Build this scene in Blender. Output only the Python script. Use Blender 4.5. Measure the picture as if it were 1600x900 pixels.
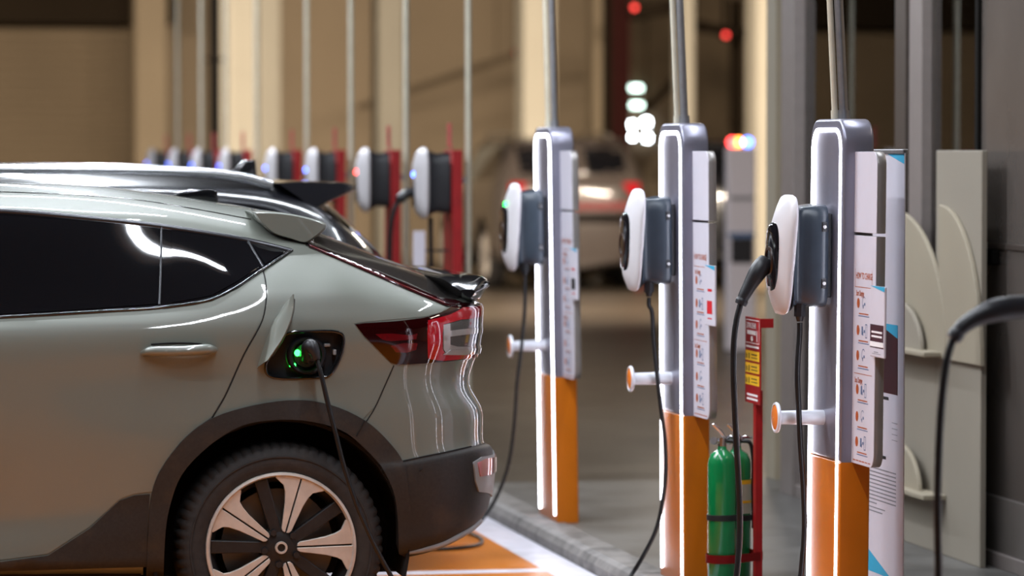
import bpy, bmesh, math, random
import numpy as np
from mathutils import Vector, Matrix
from mathutils.bvhtree import BVHTree
from mathutils.geometry import delaunay_2d_cdt
from mathutils.interpolate import poly_3d_calc

for _o in list(bpy.data.objects):
    bpy.data.objects.remove(_o)
SC = bpy.context.scene
COL = SC.collection
random.seed(4)

# ------------------------------------------------------------------ camera
# World: +X runs from the parked cars towards the posts, +Y runs along the row of posts
# away from the camera, Z is up, the parking floor is z = 0.
FPX = 6000.0                      # focal length in pixels of the 1600 px frame (135 mm lens)
HC = 1.776
ALPHA = math.atan(1100.0 / FPX)
PITCH = math.atan(216.0 / FPX)
cam_d = bpy.data.cameras.new('camera')
cam = bpy.data.objects.new('camera', cam_d)
COL.objects.link(cam)
cam.location = (0, 0, HC)
cam.rotation_euler = (math.pi / 2 - PITCH, 0, -ALPHA)
cam_d.sensor_width = 36.0
cam_d.lens = 36.0 * FPX / 1600.0
cam_d.clip_start = 0.1
cam_d.clip_end = 300
cam_d.dof.use_dof = True
cam_d.dof.focus_distance = 13.1
cam_d.dof.aperture_fstop = 2.4
SC.camera = cam

# ------------------------------------------------------------------ world, exposure
SC.view_settings.view_transform = 'Standard'
SC.view_settings.look = 'None'
SC.view_settings.gamma = 1.0
SC.view_settings.use_curve_mapping = False
SC.view_settings.exposure = 0.5
SC.cycles.use_denoising = True
SC.cycles.max_bounces = 8
SC.cycles.sample_clamp_indirect = 6.0
W = bpy.data.worlds.new('hall_daylight')
SC.world = W
W.use_nodes = True
W.node_tree.nodes['Background'].inputs[0].default_value = (0.75, 0.85, 1.0, 1)
W.node_tree.nodes['Background'].inputs[1].default_value = 0.25

# ------------------------------------------------------------------ ceiling lamps
# (x, y, length, along, watts, colour) -- LED battens under the slab, some added only to brighten; built as fixtures below
COOL = (0.86, 0.92, 1.0)
WARM = (1.0, 0.85, 0.68)
CEIL = 4.6
BATTENS = [
    (-3.0, 11.4, 6.0, 'x', 120, COOL, 0),
    (-0.6, 14.9, 5.0, 'x', 290, COOL, 0),
    (2.3, 16.6, 3.0, 'x', 90, COOL, 0),
    (1.7, 10.5, 6.0, 'y', 130, COOL, 0),
    (0.5, 2.0, 6.0, 'y', 40, COOL, 0),
    (4.0, 14.2, 4.0, 'y', 50, COOL, 0),
    (-9.0, 14.0, 6.0, 'y', 60, WARM, 0),
    (5.9, 13.5, 6.0, 'y', 60, WARM, 0),  # added to light the shop room behind the glass
    (1.7, 27.0, 15.0, 'y', 520, COOL, 0),  # added to brighten the white chargers of the red posts
    (7.2, 27.0, 6.0, 'y', 190, WARM, 0),
    (-2.5, 40.0, 9.0, 'x', 1650, WARM, 55),  # added out of view to brighten the far wall
    (8.5, 40.0, 9.0, 'x', 1350, WARM, 55),  # second added lamp brightening the far wall
]
def batten_light(x, y, length, along, watts, colour, tilt):
    ld = bpy.data.lights.new('batten_light', 'AREA')
    ld.shape = 'RECTANGLE'
    ld.size, ld.size_y = (length, 0.06)
    ld.energy = watts
    ld.color = colour
    lo = bpy.data.objects.new('batten_light', ld)
    COL.objects.link(lo)
    lo.location = (x, y, CEIL - 0.135)
    if along == 'y':
        lo.rotation_euler = (0, 0, math.pi / 2)
    if tilt:                     # unseen lamps added to brighten the far wall, turned towards it
        lo.location.z = CEIL - 0.2
        lo.rotation_euler = (math.radians(tilt), 0, 0)
    return lo
LIGHTS = [batten_light(*b) for b in BATTENS]

# ------------------------------------------------------------------ pixel -> world
_R = Vector((math.cos(ALPHA), -math.sin(ALPHA), 0))
_F = Vector((math.sin(ALPHA) * math.cos(PITCH), math.cos(ALPHA) * math.cos(PITCH), -math.sin(PITCH)))
_U = _R.cross(_F)
CAMP = Vector((0, 0, HC))
def ray(px, py):
    return _F + _R * ((px - 800) / FPX) + _U * (-(py - 450) / FPX)
def atY(px, py, Y):
    r = ray(px, py); return CAMP + r * (Y / r.y)
def atX(px, py, X):
    r = ray(px, py); return CAMP + r * (X / r.x)
def atZ(px, py, Z):
    r = ray(px, py); return CAMP + r * ((Z - HC) / r.z)
def atD(px, py, D):
    return CAMP + ray(px, py) * D

# ------------------------------------------------------------------ materials
MATS = {}
def mat(name, color, rough=0.5, metal=0.0, coat=0.0, emis=None, estr=0.0, spec=0.5, trans=0.0,
        vary=0.06, scale=18.0, bump=0.0, bscale=60.0, alpha=1.0, ior=1.45, rvary=0.0, stretch=None, c2=None, c2lo=0.5, c2hi=0.7, c2scale=2.0):
    """procedural principled material: base colour broken up with noise, optional second colour patches, bump"""
    if name in MATS:
        return MATS[name]
    m = bpy.data.materials.new(name)
    m.use_nodes = True
    nt = m.node_tree
    b = nt.nodes['Principled BSDF']
    I = b.inputs
    I['Roughness'].default_value = rough
    I['Metallic'].default_value = metal
    I['Coat Weight'].default_value = coat
    I['Coat Roughness'].default_value = 0.03
    I['Specular IOR Level'].default_value = spec
    I['IOR'].default_value = ior
    I['Transmission Weight'].default_value = trans
    I['Alpha'].default_value = alpha
    tc = nt.nodes.new('ShaderNodeTexCoord')
    src = tc.outputs['Object']
    if stretch:
        mp = nt.nodes.new('ShaderNodeMapping')
        mp.inputs['Scale'].default_value = stretch
        nt.links.new(src, mp.inputs['Vector'])
        src = mp.outputs['Vector']
    nz = nt.nodes.new('ShaderNodeTexNoise')
    nz.inputs['Scale'].default_value = scale
    nz.inputs['Detail'].default_value = 5
    nt.links.new(src, nz.inputs['Vector'])
    rp = nt.nodes.new('ShaderNodeValToRGB')
    e = rp.color_ramp.elements
    e[0].position, e[1].position = 0.3, 0.7
    e[0].color = tuple(max(0, c * (1 - vary)) for c in color) + (1,)
    e[1].color = tuple(min(1, c * (1 + vary)) for c in color) + (1,)
    nt.links.new(nz.outputs['Fac'], rp.inputs['Fac'])
    out = rp.outputs['Color']
    if c2:
        n2 = nt.nodes.new('ShaderNodeTexNoise')
        n2.inputs['Scale'].default_value = c2scale
        n2.inputs['Detail'].default_value = 8
        n2.inputs['Roughness'].default_value = 0.65
        nt.links.new(src, n2.inputs['Vector'])
        r2 = nt.nodes.new('ShaderNodeMapRange')
        r2.inputs['From Min'].default_value = c2lo
        r2.inputs['From Max'].default_value = c2hi
        nt.links.new(n2.outputs['Fac'], r2.inputs['Value'])
        mx = nt.nodes.new('ShaderNodeMix')
        mx.data_type = 'RGBA'
        nt.links.new(r2.outputs['Result'], mx.inputs['Factor'])
        nt.links.new(out, mx.inputs['A'])
        mx.inputs['B'].default_value = tuple(c2) + (1,)
        out = mx.outputs['Result']
    nt.links.new(out, I['Base Color'])
    if rvary:
        rr = nt.nodes.new('ShaderNodeMapRange')
        rr.inputs['To Min'].default_value = max(0.02, rough - rvary)
        rr.inputs['To Max'].default_value = min(1, rough + rvary)
        nt.links.new(nz.outputs['Fac'], rr.inputs['Value'])
        nt.links.new(rr.outputs['Result'], I['Roughness'])
    if bump:
        nb = nt.nodes.new('ShaderNodeTexNoise')
        nb.inputs['Scale'].default_value = bscale
        nb.inputs['Detail'].default_value = 6
        nt.links.new(src, nb.inputs['Vector'])
        bp = nt.nodes.new('ShaderNodeBump')
        bp.inputs['Strength'].default_value = bump
        bp.inputs['Distance'].default_value = 0.01
        nt.links.new(nb.outputs['Fac'], bp.inputs['Height'])
        nt.links.new(bp.outputs['Normal'], I['Normal'])
    if emis:
        I['Emission Color'].default_value = tuple(emis) + (1,)
        I['Emission Strength'].default_value = estr
    MATS[name] = m
    return m

def M(n):
    return MATS[n]

mat('paint_sage', (0.150, 0.161, 0.136), 0.45, 0.05, coat=1.0, vary=0.02, scale=300)
mat('paint_black', (0.006, 0.006, 0.008), 0.25, 0.0, coat=1.0, vary=0.1, scale=200)
mat('paint_pale', (0.06, 0.048, 0.042), 0.3, 0.1, coat=1.0, vary=0.05)
mat('privacy_glass', (0.004, 0.004, 0.005), 0.03, spec=0.7, vary=0.0)
mat('hatch_glass', (0.03, 0.026, 0.024), 0.09, spec=0.9, vary=0.1)
mat('gloss_black', (0.006, 0.006, 0.007), 0.12, spec=0.6, coat=0.6)
mat('trim_grey', (0.05, 0.05, 0.055), 0.3, 0.6)
mat('belt_black', (0.01, 0.01, 0.012), 0.14, 0.3, coat=1.0)
mat('chrome', (0.72, 0.73, 0.75), 0.12, 1.0, vary=0.02)
mat('satin_rail', (0.62, 0.63, 0.66), 0.22, 1.0, vary=0.02)
mat('cladding', (0.016, 0.014, 0.013), 0.5, vary=0.25, scale=90, bump=0.15, bscale=500, c2=(0.055, 0.034, 0.019), c2lo=0.52, c2hi=0.85, c2scale=5)
mat('bumper_grey', (0.30, 0.31, 0.32), 0.45, 0.2)
mat('tyre', (0.022, 0.019, 0.018), 0.75, vary=0.25, scale=40, bump=0.1, bscale=200, c2=(0.05, 0.036, 0.026), c2lo=0.5, c2hi=0.9, c2scale=6)
mat('wheel_silver', (0.62, 0.57, 0.52), 0.4, 0.35, vary=0.08, scale=25, c2=(0.45, 0.28, 0.16), c2lo=0.6, c2hi=0.95, c2scale=9)
mat('wheel_dark', (0.02, 0.019, 0.02), 0.42, 0.2, vary=0.2, scale=60)
mat('brake_metal', (0.22, 0.2, 0.18), 0.5, 0.8)
mat('well_black', (0.006, 0.005, 0.005), 0.9)
mat('lamp_deep', (0.10, 0.003, 0.005), 0.1, coat=1.0)
mat('lamp_dark_red', (0.016, 0.001, 0.0015), 0.06, coat=1.0, vary=0.15)
mat('lamp_red', (0.30, 0.006, 0.012), 0.08, coat=1.0, vary=0.1, emis=(0.5, 0.0, 0.01), estr=0.05)
mat('lamp_clear', (0.36, 0.35, 0.34), 0.1, 0.3, coat=1.0, vary=0.1)
mat('lamp_grey', (0.13, 0.125, 0.12), 0.15, 0.5, coat=1.0)
mat('reflector_pink', (0.5, 0.2, 0.22), 0.15, coat=1.0)
mat('green_glow', (0.0, 0.2, 0.02), 0.4, emis=(0.02, 1.0, 0.06), estr=9.0)
mat('cable_black', (0.009, 0.009, 0.010), 0.34, vary=0.2)
mat('cable_grey', (0.05, 0.052, 0.058), 0.4, vary=0.2)
mat('plug_black', (0.014, 0.014, 0.017), 0.4, vary=0.15)

mat('post_grey', (0.245, 0.24, 0.305), 0.30, 0.55, vary=0.04, scale=4, rvary=0.05)
mat('post_orange', (0.56, 0.145, 0.004), 0.34, vary=0.05, scale=6)
mat('led_white', (0.9, 0.9, 0.95), 0.4, emis=(0.86, 0.88, 1.0), estr=11.0)
mat('charger_white', (0.60, 0.575, 0.595), 0.35, vary=0.02)
mat('charger_slate', (0.032, 0.042, 0.056), 0.27, vary=0.06, bump=0.08, bscale=700)
mat('charger_glass', (0.008, 0.007, 0.009), 0.08, coat=0.8)
mat('dock_brown', (0.035, 0.017, 0.012), 0.3, vary=0.2)
mat('hook_white', (0.66, 0.67, 0.72), 0.3, 0.1, vary=0.03)
mat('reflector_orange', (0.78, 0.2, 0.02), 0.25, coat=0.5)
mat('sign_white', (0.62, 0.59, 0.66), 0.4, vary=0.02)
mat('sign_edge', (0.30, 0.28, 0.27), 0.35, 0.5, vary=0.06)
mat('print_orange', (0.42, 0.085, 0.015), 0.5)
mat('print_blue', (0.10, 0.16, 0.30), 0.5)
mat('print_grey', (0.25, 0.25, 0.28), 0.5)
mat('print_dark', (0.02, 0.02, 0.025), 0.5)
mat('print_cyan', (0.03, 0.36, 0.58), 0.5)
mat('print_maroon', (0.055, 0.006, 0.014), 0.4, c2=(0.02, 0.004, 0.008), c2lo=0.4, c2hi=0.7, c2scale=5)
mat('print_red', (0.62, 0.012, 0.02), 0.5)
mat('print_white', (0.85, 0.83, 0.83), 0.5)
mat('print_yellow', (0.85, 0.5, 0.02), 0.5)
mat('galvanised', (0.38, 0.38, 0.40), 0.36, 0.85, vary=0.1, scale=30)
mat('pipe_bright', (0.66, 0.62, 0.50), 0.4, 0.3, vary=0.06)
mat('screw_steel', (0.7, 0.7, 0.7), 0.25, 1.0)
mat('status_green', (0, 0.3, 0.05), 0.4, emis=(0.02, 1.0, 0.1), estr=6)
mat('status_blue', (0.05, 0.1, 0.4), 0.4, emis=(0.06, 0.16, 1.0), estr=9)
mat('status_red', (0.4, 0.02, 0.02), 0.4, emis=(1.0, 0.05, 0.05), estr=8)
mat('signal_red', (0.4, 0.02, 0.02), 0.4, emis=(1.0, 0.06, 0.05), estr=2.5)
mat('barrier_red', (0.11, 0.008, 0.008), 0.6)
mat('status_amber', (0.5, 0.2, 0.02), 0.4, emis=(1.0, 0.25, 0.03), estr=9)

mat('extinguisher_green', (0.004, 0.20, 0.055), 0.2, coat=0.6, vary=0.06)
mat('red_steel', (0.32, 0.008, 0.010), 0.4, vary=0.12)
mat('blade_pink', (0.50, 0.10, 0.09), 0.5, vary=0.3, scale=40)
mat('deep_red', (0.30, 0.008, 0.010), 0.45, vary=0.12)
mat('strap_black', (0.012, 0.012, 0.012), 0.6)
mat('label_pale', (0.45, 0.48, 0.36), 0.5, vary=0.05)

mat('concrete_floor', (0.050, 0.039, 0.028), 0.36, spec=0.35, vary=0.22, scale=1.5, rvary=0.10, bump=0.06, bscale=8, c2=(0.075, 0.062, 0.047), c2lo=0.45, c2hi=0.75, c2scale=0.7)
mat('island_concrete', (0.105, 0.098, 0.09), 0.42, vary=0.25, scale=3, rvary=0.14, bump=0.15, bscale=14, c2=(0.05, 0.045, 0.04), c2lo=0.5, c2hi=0.8, c2scale=2)
mat('kerb_concrete', (0.17, 0.155, 0.145), 0.6, vary=0.3, scale=9, bump=0.35, bscale=30, c2=(0.05, 0.045, 0.042), c2lo=0.5, c2hi=0.68, c2scale=6)
mat('bay_orange', (0.55, 0.16, 0.008), 0.30, vary=0.12, scale=3, rvary=0.08, c2=(0.36, 0.11, 0.012), c2lo=0.5, c2hi=0.8, c2scale=2.5)
mat('line_white', (0.60, 0.58, 0.64), 0.4, vary=0.12, scale=8, c2=(0.38, 0.36, 0.38), c2lo=0.55, c2hi=0.8, c2scale=7)
mat('wall_beige', (0.40, 0.305, 0.20), 0.75, vary=0.06, scale=0.6)
mat('wall_brown', (0.20, 0.148, 0.092), 0.8, vary=0.07, scale=0.7)
mat('column_pale', (0.37, 0.335, 0.265), 0.7, vary=0.05, scale=0.8)
mat('column_tan', (0.33, 0.255, 0.165), 0.7, vary=0.05, scale=0.8)
mat('beam_dark', (0.022, 0.015, 0.009), 0.9, spec=0.1, vary=0.1)
mat('ceiling_grey', (0.06, 0.055, 0.05), 0.85, vary=0.1, scale=0.5)
mat('black_steel', (0.006, 0.005, 0.004), 0.8, spec=0.1)
mat('wall_dark_brown', (0.13, 0.095, 0.058), 0.85, vary=0.3, scale=1.2)
mat('reflection_grey', (0.12, 0.105, 0.095), 0.35)
mat('dark_red_steel', (0.022, 0.005, 0.004), 0.9, spec=0.1, vary=0.1)
mat('daylight_pane', (0.8, 0.85, 0.9), 0.4, emis=(0.88, 0.95, 1.0), estr=24)
mat('daylight_dim', (0.6, 0.7, 0.6), 0.4, emis=(0.75, 1.0, 0.88), estr=6)
mat('frame_alu', (0.24, 0.205, 0.19), 0.45, 0.3, vary=0.05)
mat('frame_bronze', (0.10, 0.08, 0.068), 0.4, 0.5, vary=0.06)
mat('cabinet_beige', (0.24, 0.21, 0.165), 0.6, vary=0.04, scale=2)
mat('pane_reflection_grey', (0.095, 0.08, 0.07), 0.2, vary=0.12, scale=2)
mat('cabinet_tan', (0.28, 0.24, 0.175), 0.6, vary=0.04, scale=2)
mat('glass_clear', (0.9, 0.92, 0.92), 0.03, trans=1.0, ior=1.45, vary=0.0)
mat('teal_sheet', (0.06, 0.16, 0.13), 0.6)
mat('batten_white', (0.6, 0.6, 0.6), 0.5)

# ------------------------------------------------------------------ object helpers
def link(name, me, m=None, parent=None):
    o = bpy.data.objects.new(name, me)
    COL.objects.link(o)
    if m is not None:
        for k in (m if isinstance(m, (list, tuple)) else [m]):
            me.materials.append(MATS[k])
    if parent is not None:
        o.parent = parent
        o.matrix_parent_inverse = Matrix.Identity(4)
    return o
def thing(name, label, cat, loc=(0, 0, 0), rz=0.0, group=None):
    o = bpy.data.objects.new(name, None)
    COL.objects.link(o)
    o.location = loc
    o.rotation_euler = (0, 0, rz)
    o.empty_display_size = 0.1
    return tag(o, label, cat, group)
def tag(o, label=None, cat=None, group=None, kind=None):
    if label: o['label'] = label
    if cat: o['category'] = cat
    if group: o['group'] = group
    if kind: o['kind'] = kind
    return o
def copy_tree(o, parent=None):
    c = o.copy()
    COL.objects.link(c)
    if parent is not None:
        c.parent = parent
    for ch in list(o.children):
        copy_tree(ch, c)
    return c

class MB:
    """collects shapes; build() links them as one mesh object"""
    def __init__(s):
        s.bm = bmesh.new()
    def box(s, x0, x1, y0, y1, z0, z1, bev=0.0, seg=2):
        t = bmesh.new()
        bmesh.ops.create_cube(t, size=1)
        for v in t.verts:
            v.co = Vector(((x0 + x1) / 2 + v.co.x * (x1 - x0), (y0 + y1) / 2 + v.co.y * (y1 - y0), (z0 + z1) / 2 + v.co.z * (z1 - z0)))
        if bev:
            bmesh.ops.bevel(t, geom=list(t.edges), offset=bev, segments=seg, profile=0.5, affect='EDGES')
        return s.join(t)
    def join(s, t, mtx=None):
        me = bpy.data.meshes.new('tmp')
        if mtx is not None:
            bmesh.ops.transform(t, matrix=mtx, verts=list(t.verts))
        t.to_mesh(me); t.free()
        s.bm.from_mesh(me)
        bpy.data.meshes.remove(me)
        return s
    def prism(s, pts, axis, a, b, bev=0.0, seg=2):
        """polygon pts (2d) extruded along axis from a to b; axis x: (y,z), y: (x,z), z: (x,y)"""
        t = bmesh.new()
        def P(p, h):
            return {'x': (h, p[0], p[1]), 'y': (p[0], h, p[1]), 'z': (p[0], p[1], h)}[axis]
        f0 = [t.verts.new(P(p, a)) for p in pts]
        f1 = [t.verts.new(P(p, b)) for p in pts]
        n = len(pts)
        t.faces.new(f0)
        t.faces.new(list(reversed(f1)))
        for i in range(n):
            t.faces.new((f0[i], f1[i], f1[(i + 1) % n], f0[(i + 1) % n]))
        bmesh.ops.recalc_face_normals(t, faces=list(t.faces))
        if bev:
            caps = [e for e in t.edges if abs({'x': e.verts[0].co.x - e.verts[1].co.x, 'y': e.verts[0].co.y - e.verts[1].co.y, 'z': e.verts[0].co.z - e.verts[1].co.z}[axis]) < 1e-7]
            bmesh.ops.bevel(t, geom=caps, offset=bev, segments=seg, profile=0.5, affect='EDGES')
        return s.join(t)
    def cyl(s, p0, p1, r0, r1=None, n=20, cap=True):
        p0, p1 = Vector(p0), Vector(p1)
        r1 = r0 if r1 is None else r1
        t = bmesh.new()
        bmesh.ops.create_cone(t, cap_ends=cap, segments=n, radius1=r0, radius2=r1, depth=(p1 - p0).length)
        q = (p1 - p0).to_track_quat('Z', 'Y').to_matrix().to_4x4()
        q.translation = (p0 + p1) / 2
        return s.join(t, q)
    def sphere(s, c, r, n=16, sc=(1, 1, 1)):
        t = bmesh.new()
        bmesh.ops.create_uvsphere(t, u_segments=n, v_segments=max(6, n // 2), radius=r)
        mt = Matrix.Translation(c) @ Matrix.Diagonal((sc[0], sc[1], sc[2], 1))
        return s.join(t, mt)
    def tube(s, pts, r, n=10, cap=True):
        """round tube along points; r a number or one per point"""
        t = bmesh.new()
        pts = [Vector(p) for p in pts]
        rs = r if isinstance(r, (list, tuple)) else [r] * len(pts)
        up = None
        rings = []
        for i, p in enumerate(pts):
            d = (pts[min(i + 1, len(pts) - 1)] - pts[max(i - 1, 0)])
            if d.length < 1e-9:
                d = Vector((0, 0, 1))
            d.normalize()
            if up is None:
                up = d.orthogonal().normalized()
            up = (up - d * up.dot(d)).normalized()
            sd = d.cross(up)
            rings.append([t.verts.new(p + (up * math.cos(a) + sd * math.sin(a)) * rs[i]) for a in [2 * math.pi * k / n for k in range(n)]])
        for a, b in zip(rings, rings[1:]):
            for k in range(n):
                t.faces.new((a[k], a[(k + 1) % n], b[(k + 1) % n], b[k]))
        if cap:
            t.faces.new(list(reversed(rings[0])))
            t.faces.new(rings[-1])
        bmesh.ops.recalc_face_normals(t, faces=list(t.faces))
        return s.join(t)
    def lathe(s, prof, c, axis='y', n=48, close=False):
        """profile (r, h) turned about an axis through c"""
        t = bmesh.new()
        rings = []
        for r, h in prof:
            ring = []
            for k in range(n):
                a = 2 * math.pi * k / n
                ca, sa = math.cos(a) * r, math.sin(a) * r
                v = {'y': (ca, h, sa), 'z': (ca, sa, h), 'x': (h, ca, sa)}[axis]
                ring.append(t.verts.new(Vector(c) + Vector(v)))
            rings.append(ring)
        prs = list(zip(rings, rings[1:]))
        if close:
            prs.append((rings[-1], rings[0]))
        for a, b in prs:
            for k in range(n):
                t.faces.new((a[k], a[(k + 1) % n], b[(k + 1) % n], b[k]))
        bmesh.ops.remove_doubles(t, verts=list(t.verts), dist=1e-6)
        bmesh.ops.recalc_face_normals(t, faces=list(t.faces))
        return s.join(t)
    def rings(s, rr, cap0=True, cap1=True):
        """loft closed rings of equal point count"""
        t = bmesh.new()
        vs = [[t.verts.new(p) for p in r] for r in rr]
        n = len(rr[0])
        for a, b in zip(vs, vs[1:]):
            for k in range(n):
                t.faces.new((a[k], a[(k + 1) % n], b[(k + 1) % n], b[k]))
        if cap0: t.faces.new(list(reversed(vs[0])))
        if cap1: t.faces.new(vs[-1])
        bmesh.ops.recalc_face_normals(t, faces=list(t.faces))
        return s.join(t)
    def build(s, name, m, parent=None, smooth=None):
        me = bpy.data.meshes.new(name)
        s.bm.to_mesh(me); s.bm.free()
        if smooth is not None:
            me.shade_smooth()
            me.set_sharp_from_angle(angle=math.radians(smooth))
        return link(name, me, m, parent)

def spline(pts, sub=8, closed=False):
    """centripetal Catmull-Rom through points (tuples of any length)"""
    P = [np.array(p, float) for p in pts]
    n = len(P)
    out = []
    rng = range(n if closed else n - 1)
    for i in rng:
        p0 = P[(i - 1) % n] if (closed or i > 0) else P[0] * 2 - P[1]
        p1, p2 = P[i], P[(i + 1) % n]
        p3 = P[(i + 2) % n] if (closed or i + 2 < n) else P[-1] * 2 - P[-2]
        k = lambda a, b: max(np.linalg.norm(b - a), 1e-6) ** 0.5
        t1 = k(p0, p1); t2 = t1 + k(p1, p2); t3 = t2 + k(p2, p3)
        for j in range(sub):
            t = t1 + (t2 - t1) * j / sub
            A1 = (t1 - t) / t1 * p0 + t / t1 * p1
            A2 = (t2 - t) / (t2 - t1) * p1 + (t - t1) / (t2 - t1) * p2
            A3 = (t3 - t) / (t3 - t2) * p2 + (t - t2) / (t3 - t2) * p3
            B1 = (t2 - t) / t2 * A1 + t / t2 * A2
            B2 = (t3 - t) / (t3 - t1) * A2 + (t - t1) / (t3 - t1) * A3
            out.append((t2 - t) / (t2 - t1) * B1 + (t - t1) / (t2 - t1) * B2)
    if not closed:
        out.append(P[-1])
    return out

def text_mesh(body, size):
    cu = bpy.data.curves.new('lettering', 'FONT')
    cu.body = body
    cu.size = size
    cu.resolution_u = 2
    cu.extrude = 0.0
    cu.offset = size * 0.02
    o = bpy.data.objects.new('lettering', cu)
    COL.objects.link(o)
    bpy.context.view_layer.update()
    me = bpy.data.meshes.new_from_object(o.evaluated_get(bpy.context.evaluated_depsgraph_get()))
    bpy.data.objects.remove(o)
    bpy.data.curves.remove(cu)
    return me
# ------------------------------------------------------------------ hall shell
def pane_material(name, tint, strength, rough=0.02):
    m = bpy.data.materials.new(name)
    m.use_nodes = True
    nt = m.node_tree
    nt.nodes.remove(nt.nodes['Principled BSDF'])
    tr = nt.nodes.new('ShaderNodeBsdfTransparent')
    tr.inputs[0].default_value = tint + (1,)
    gl = nt.nodes.new('ShaderNodeBsdfGlossy')
    gl.inputs['Roughness'].default_value = rough
    fr = nt.nodes.new('ShaderNodeFresnel')
    fr.inputs['IOR'].default_value = 1.5
    nz = nt.nodes.new('ShaderNodeTexNoise')
    nz.inputs['Scale'].default_value = 3
    mu = nt.nodes.new('ShaderNodeMath'); mu.operation = 'MULTIPLY_ADD'
    mu.inputs[1].default_value = 0.06
    mu.inputs[2].default_value = strength
    mm = nt.nodes.new('ShaderNodeMath'); mm.operation = 'MULTIPLY'; mm.use_clamp = True
    nt.links.new(nz.outputs['Fac'], mu.inputs[0])
    nt.links.new(fr.outputs[0], mm.inputs[0])
    nt.links.new(mu.outputs[0], mm.inputs[1])
    mx = nt.nodes.new('ShaderNodeMixShader')
    nt.links.new(mm.outputs[0], mx.inputs[0])
    nt.links.new(tr.outputs[0], mx.inputs[1])
    nt.links.new(gl.outputs[0], mx.inputs[2])
    nt.links.new(mx.outputs[0], nt.nodes['Material Output'].inputs[0])
    MATS[name] = m
pane_material('shop_pane', (0.80, 0.79, 0.76), 1.3)

ISL = 0.075                      # island top
KX = 3.224                       # kerb face
o = MB().box(-14, 17, -12, 60, -0.2, 0).build('floor', 'concrete_floor'); tag(o, 'dark polished concrete floor of the hall', kind='structure')
o = MB().box(-14, 17, -12, 60, CEIL, CEIL + 0.2).build('ceiling', 'ceiling_grey'); tag(o, 'grey concrete slab over the hall', kind='structure')
o = MB().box(KX + 0.16, 8.0, -2, 19.3, 0.0, ISL).build('floor_island', 'island_concrete'); tag(o, 'raised grey concrete island under the charging posts', kind='structure')
# kerb stones along the island
kerb = thing('trim_1', 'rough concrete kerb edging the post island', None, (0, 0, 0)); kerb['kind'] = 'structure'
yy = -2.0
while yy < 19.2:
    L = 1.0
    mb = MB()
    w = 0.0
    prof = [(KX, 0.0), (KX, ISL * 0.55), (KX + 0.02, ISL * 0.92), (KX + 0.05, ISL + 0.004), (KX + 0.16, ISL + 0.004), (KX + 0.16, 0.0)]
    mb.prism(prof, 'y', yy + 0.004, min(yy + L, 19.3) - 0.004)
    mb.build('kerb_stone', 'kerb_concrete', kerb)
    yy += L

# painted bay: orange field with white border lines, laid 1-3 mm on the floor
def paint_quad(name, x0, x1, y0, y1, z, m, label):
    o = MB().box(x0, x1, y0, y1, 0.0, z).build(name, m)
    return tag(o, label, kind='structure')
BX = 3.045                   # orange ends here, white strip between it and the kerb
yl = atZ(720, 895, 0).y           # white dividing line between two bays
paint_quad('floor_bay_paint', -3.0, BX, yl + 0.06, 17.9, 0.003, 'bay_orange', 'orange painted parking bay under the green-grey car')
paint_quad('floor_bay_paint', -3.0, BX, 6.0, yl - 0.06, 0.003, 'bay_orange', 'orange painted parking bay nearest the camera')
paint_quad('floor_line_kerb', BX, KX - 0.005, -2, 19, 0.004, 'line_white', 'white painted strip along the kerb')
paint_quad('floor_line_bay', -3.0, BX, yl - 0.06, yl + 0.06, 0.004, 'line_white', 'white line dividing two orange bays')

# outer walls
o = MB().box(-14, 17, 60, 60.3, 0, CEIL).build('wall_back', 'wall_beige'); tag(o, 'beige far wall of the hall', kind='structure')
o = MB().box(-14.3, -14, -12, 60, 0, CEIL).build('wall_left', 'wall_beige'); tag(o, 'beige side wall on the left', kind='structure')
o = MB().box(17, 17.3, -12, 60, 0, CEIL).build('wall_right', 'wall_beige'); tag(o, 'beige side wall on the right', kind='structure')
o = MB().box(-14, 17, -12.3, -12, 0, CEIL).build('wall_front', 'wall_brown'); tag(o, 'brown wall behind the camera', kind='structure')

# roller door in the far wall, with header beam
def X_at(px, Y):
    return atY(px, 300, Y).x
def Z_at(py, Y, px=600):
    return atY(px, py, Y).z
YB = 58.5
rd = thing('door_1', 'wide brown roller door in the far wall', None, (0, 0, 0)); rd['kind'] = 'structure'
zt = Z_at(45, YB, 100)
nsl = 26
for k in range(nsl):
    z0 = zt * k / nsl
    MB().prism([(YB - 0.02, z0 + 0.005), (YB - 0.045, z0 + zt / nsl * 0.5), (YB - 0.02, z0 + zt / nsl - 0.005), (YB + 0.1, z0 + zt / nsl - 0.005), (YB + 0.1, z0 + 0.005)], 'x', -9.0, X_at(212, YB)).build('slat', 'wall_brown', rd)
o = MB().box(-9.5, X_at(268, YB - 0.5), YB - 0.9, YB + 0.2, Z_at(40, YB, 100), CEIL, 0.02).build('beam', 'beam_dark'); tag(o, 'dark concrete header beam above the brown roller door', 'beam')

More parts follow.
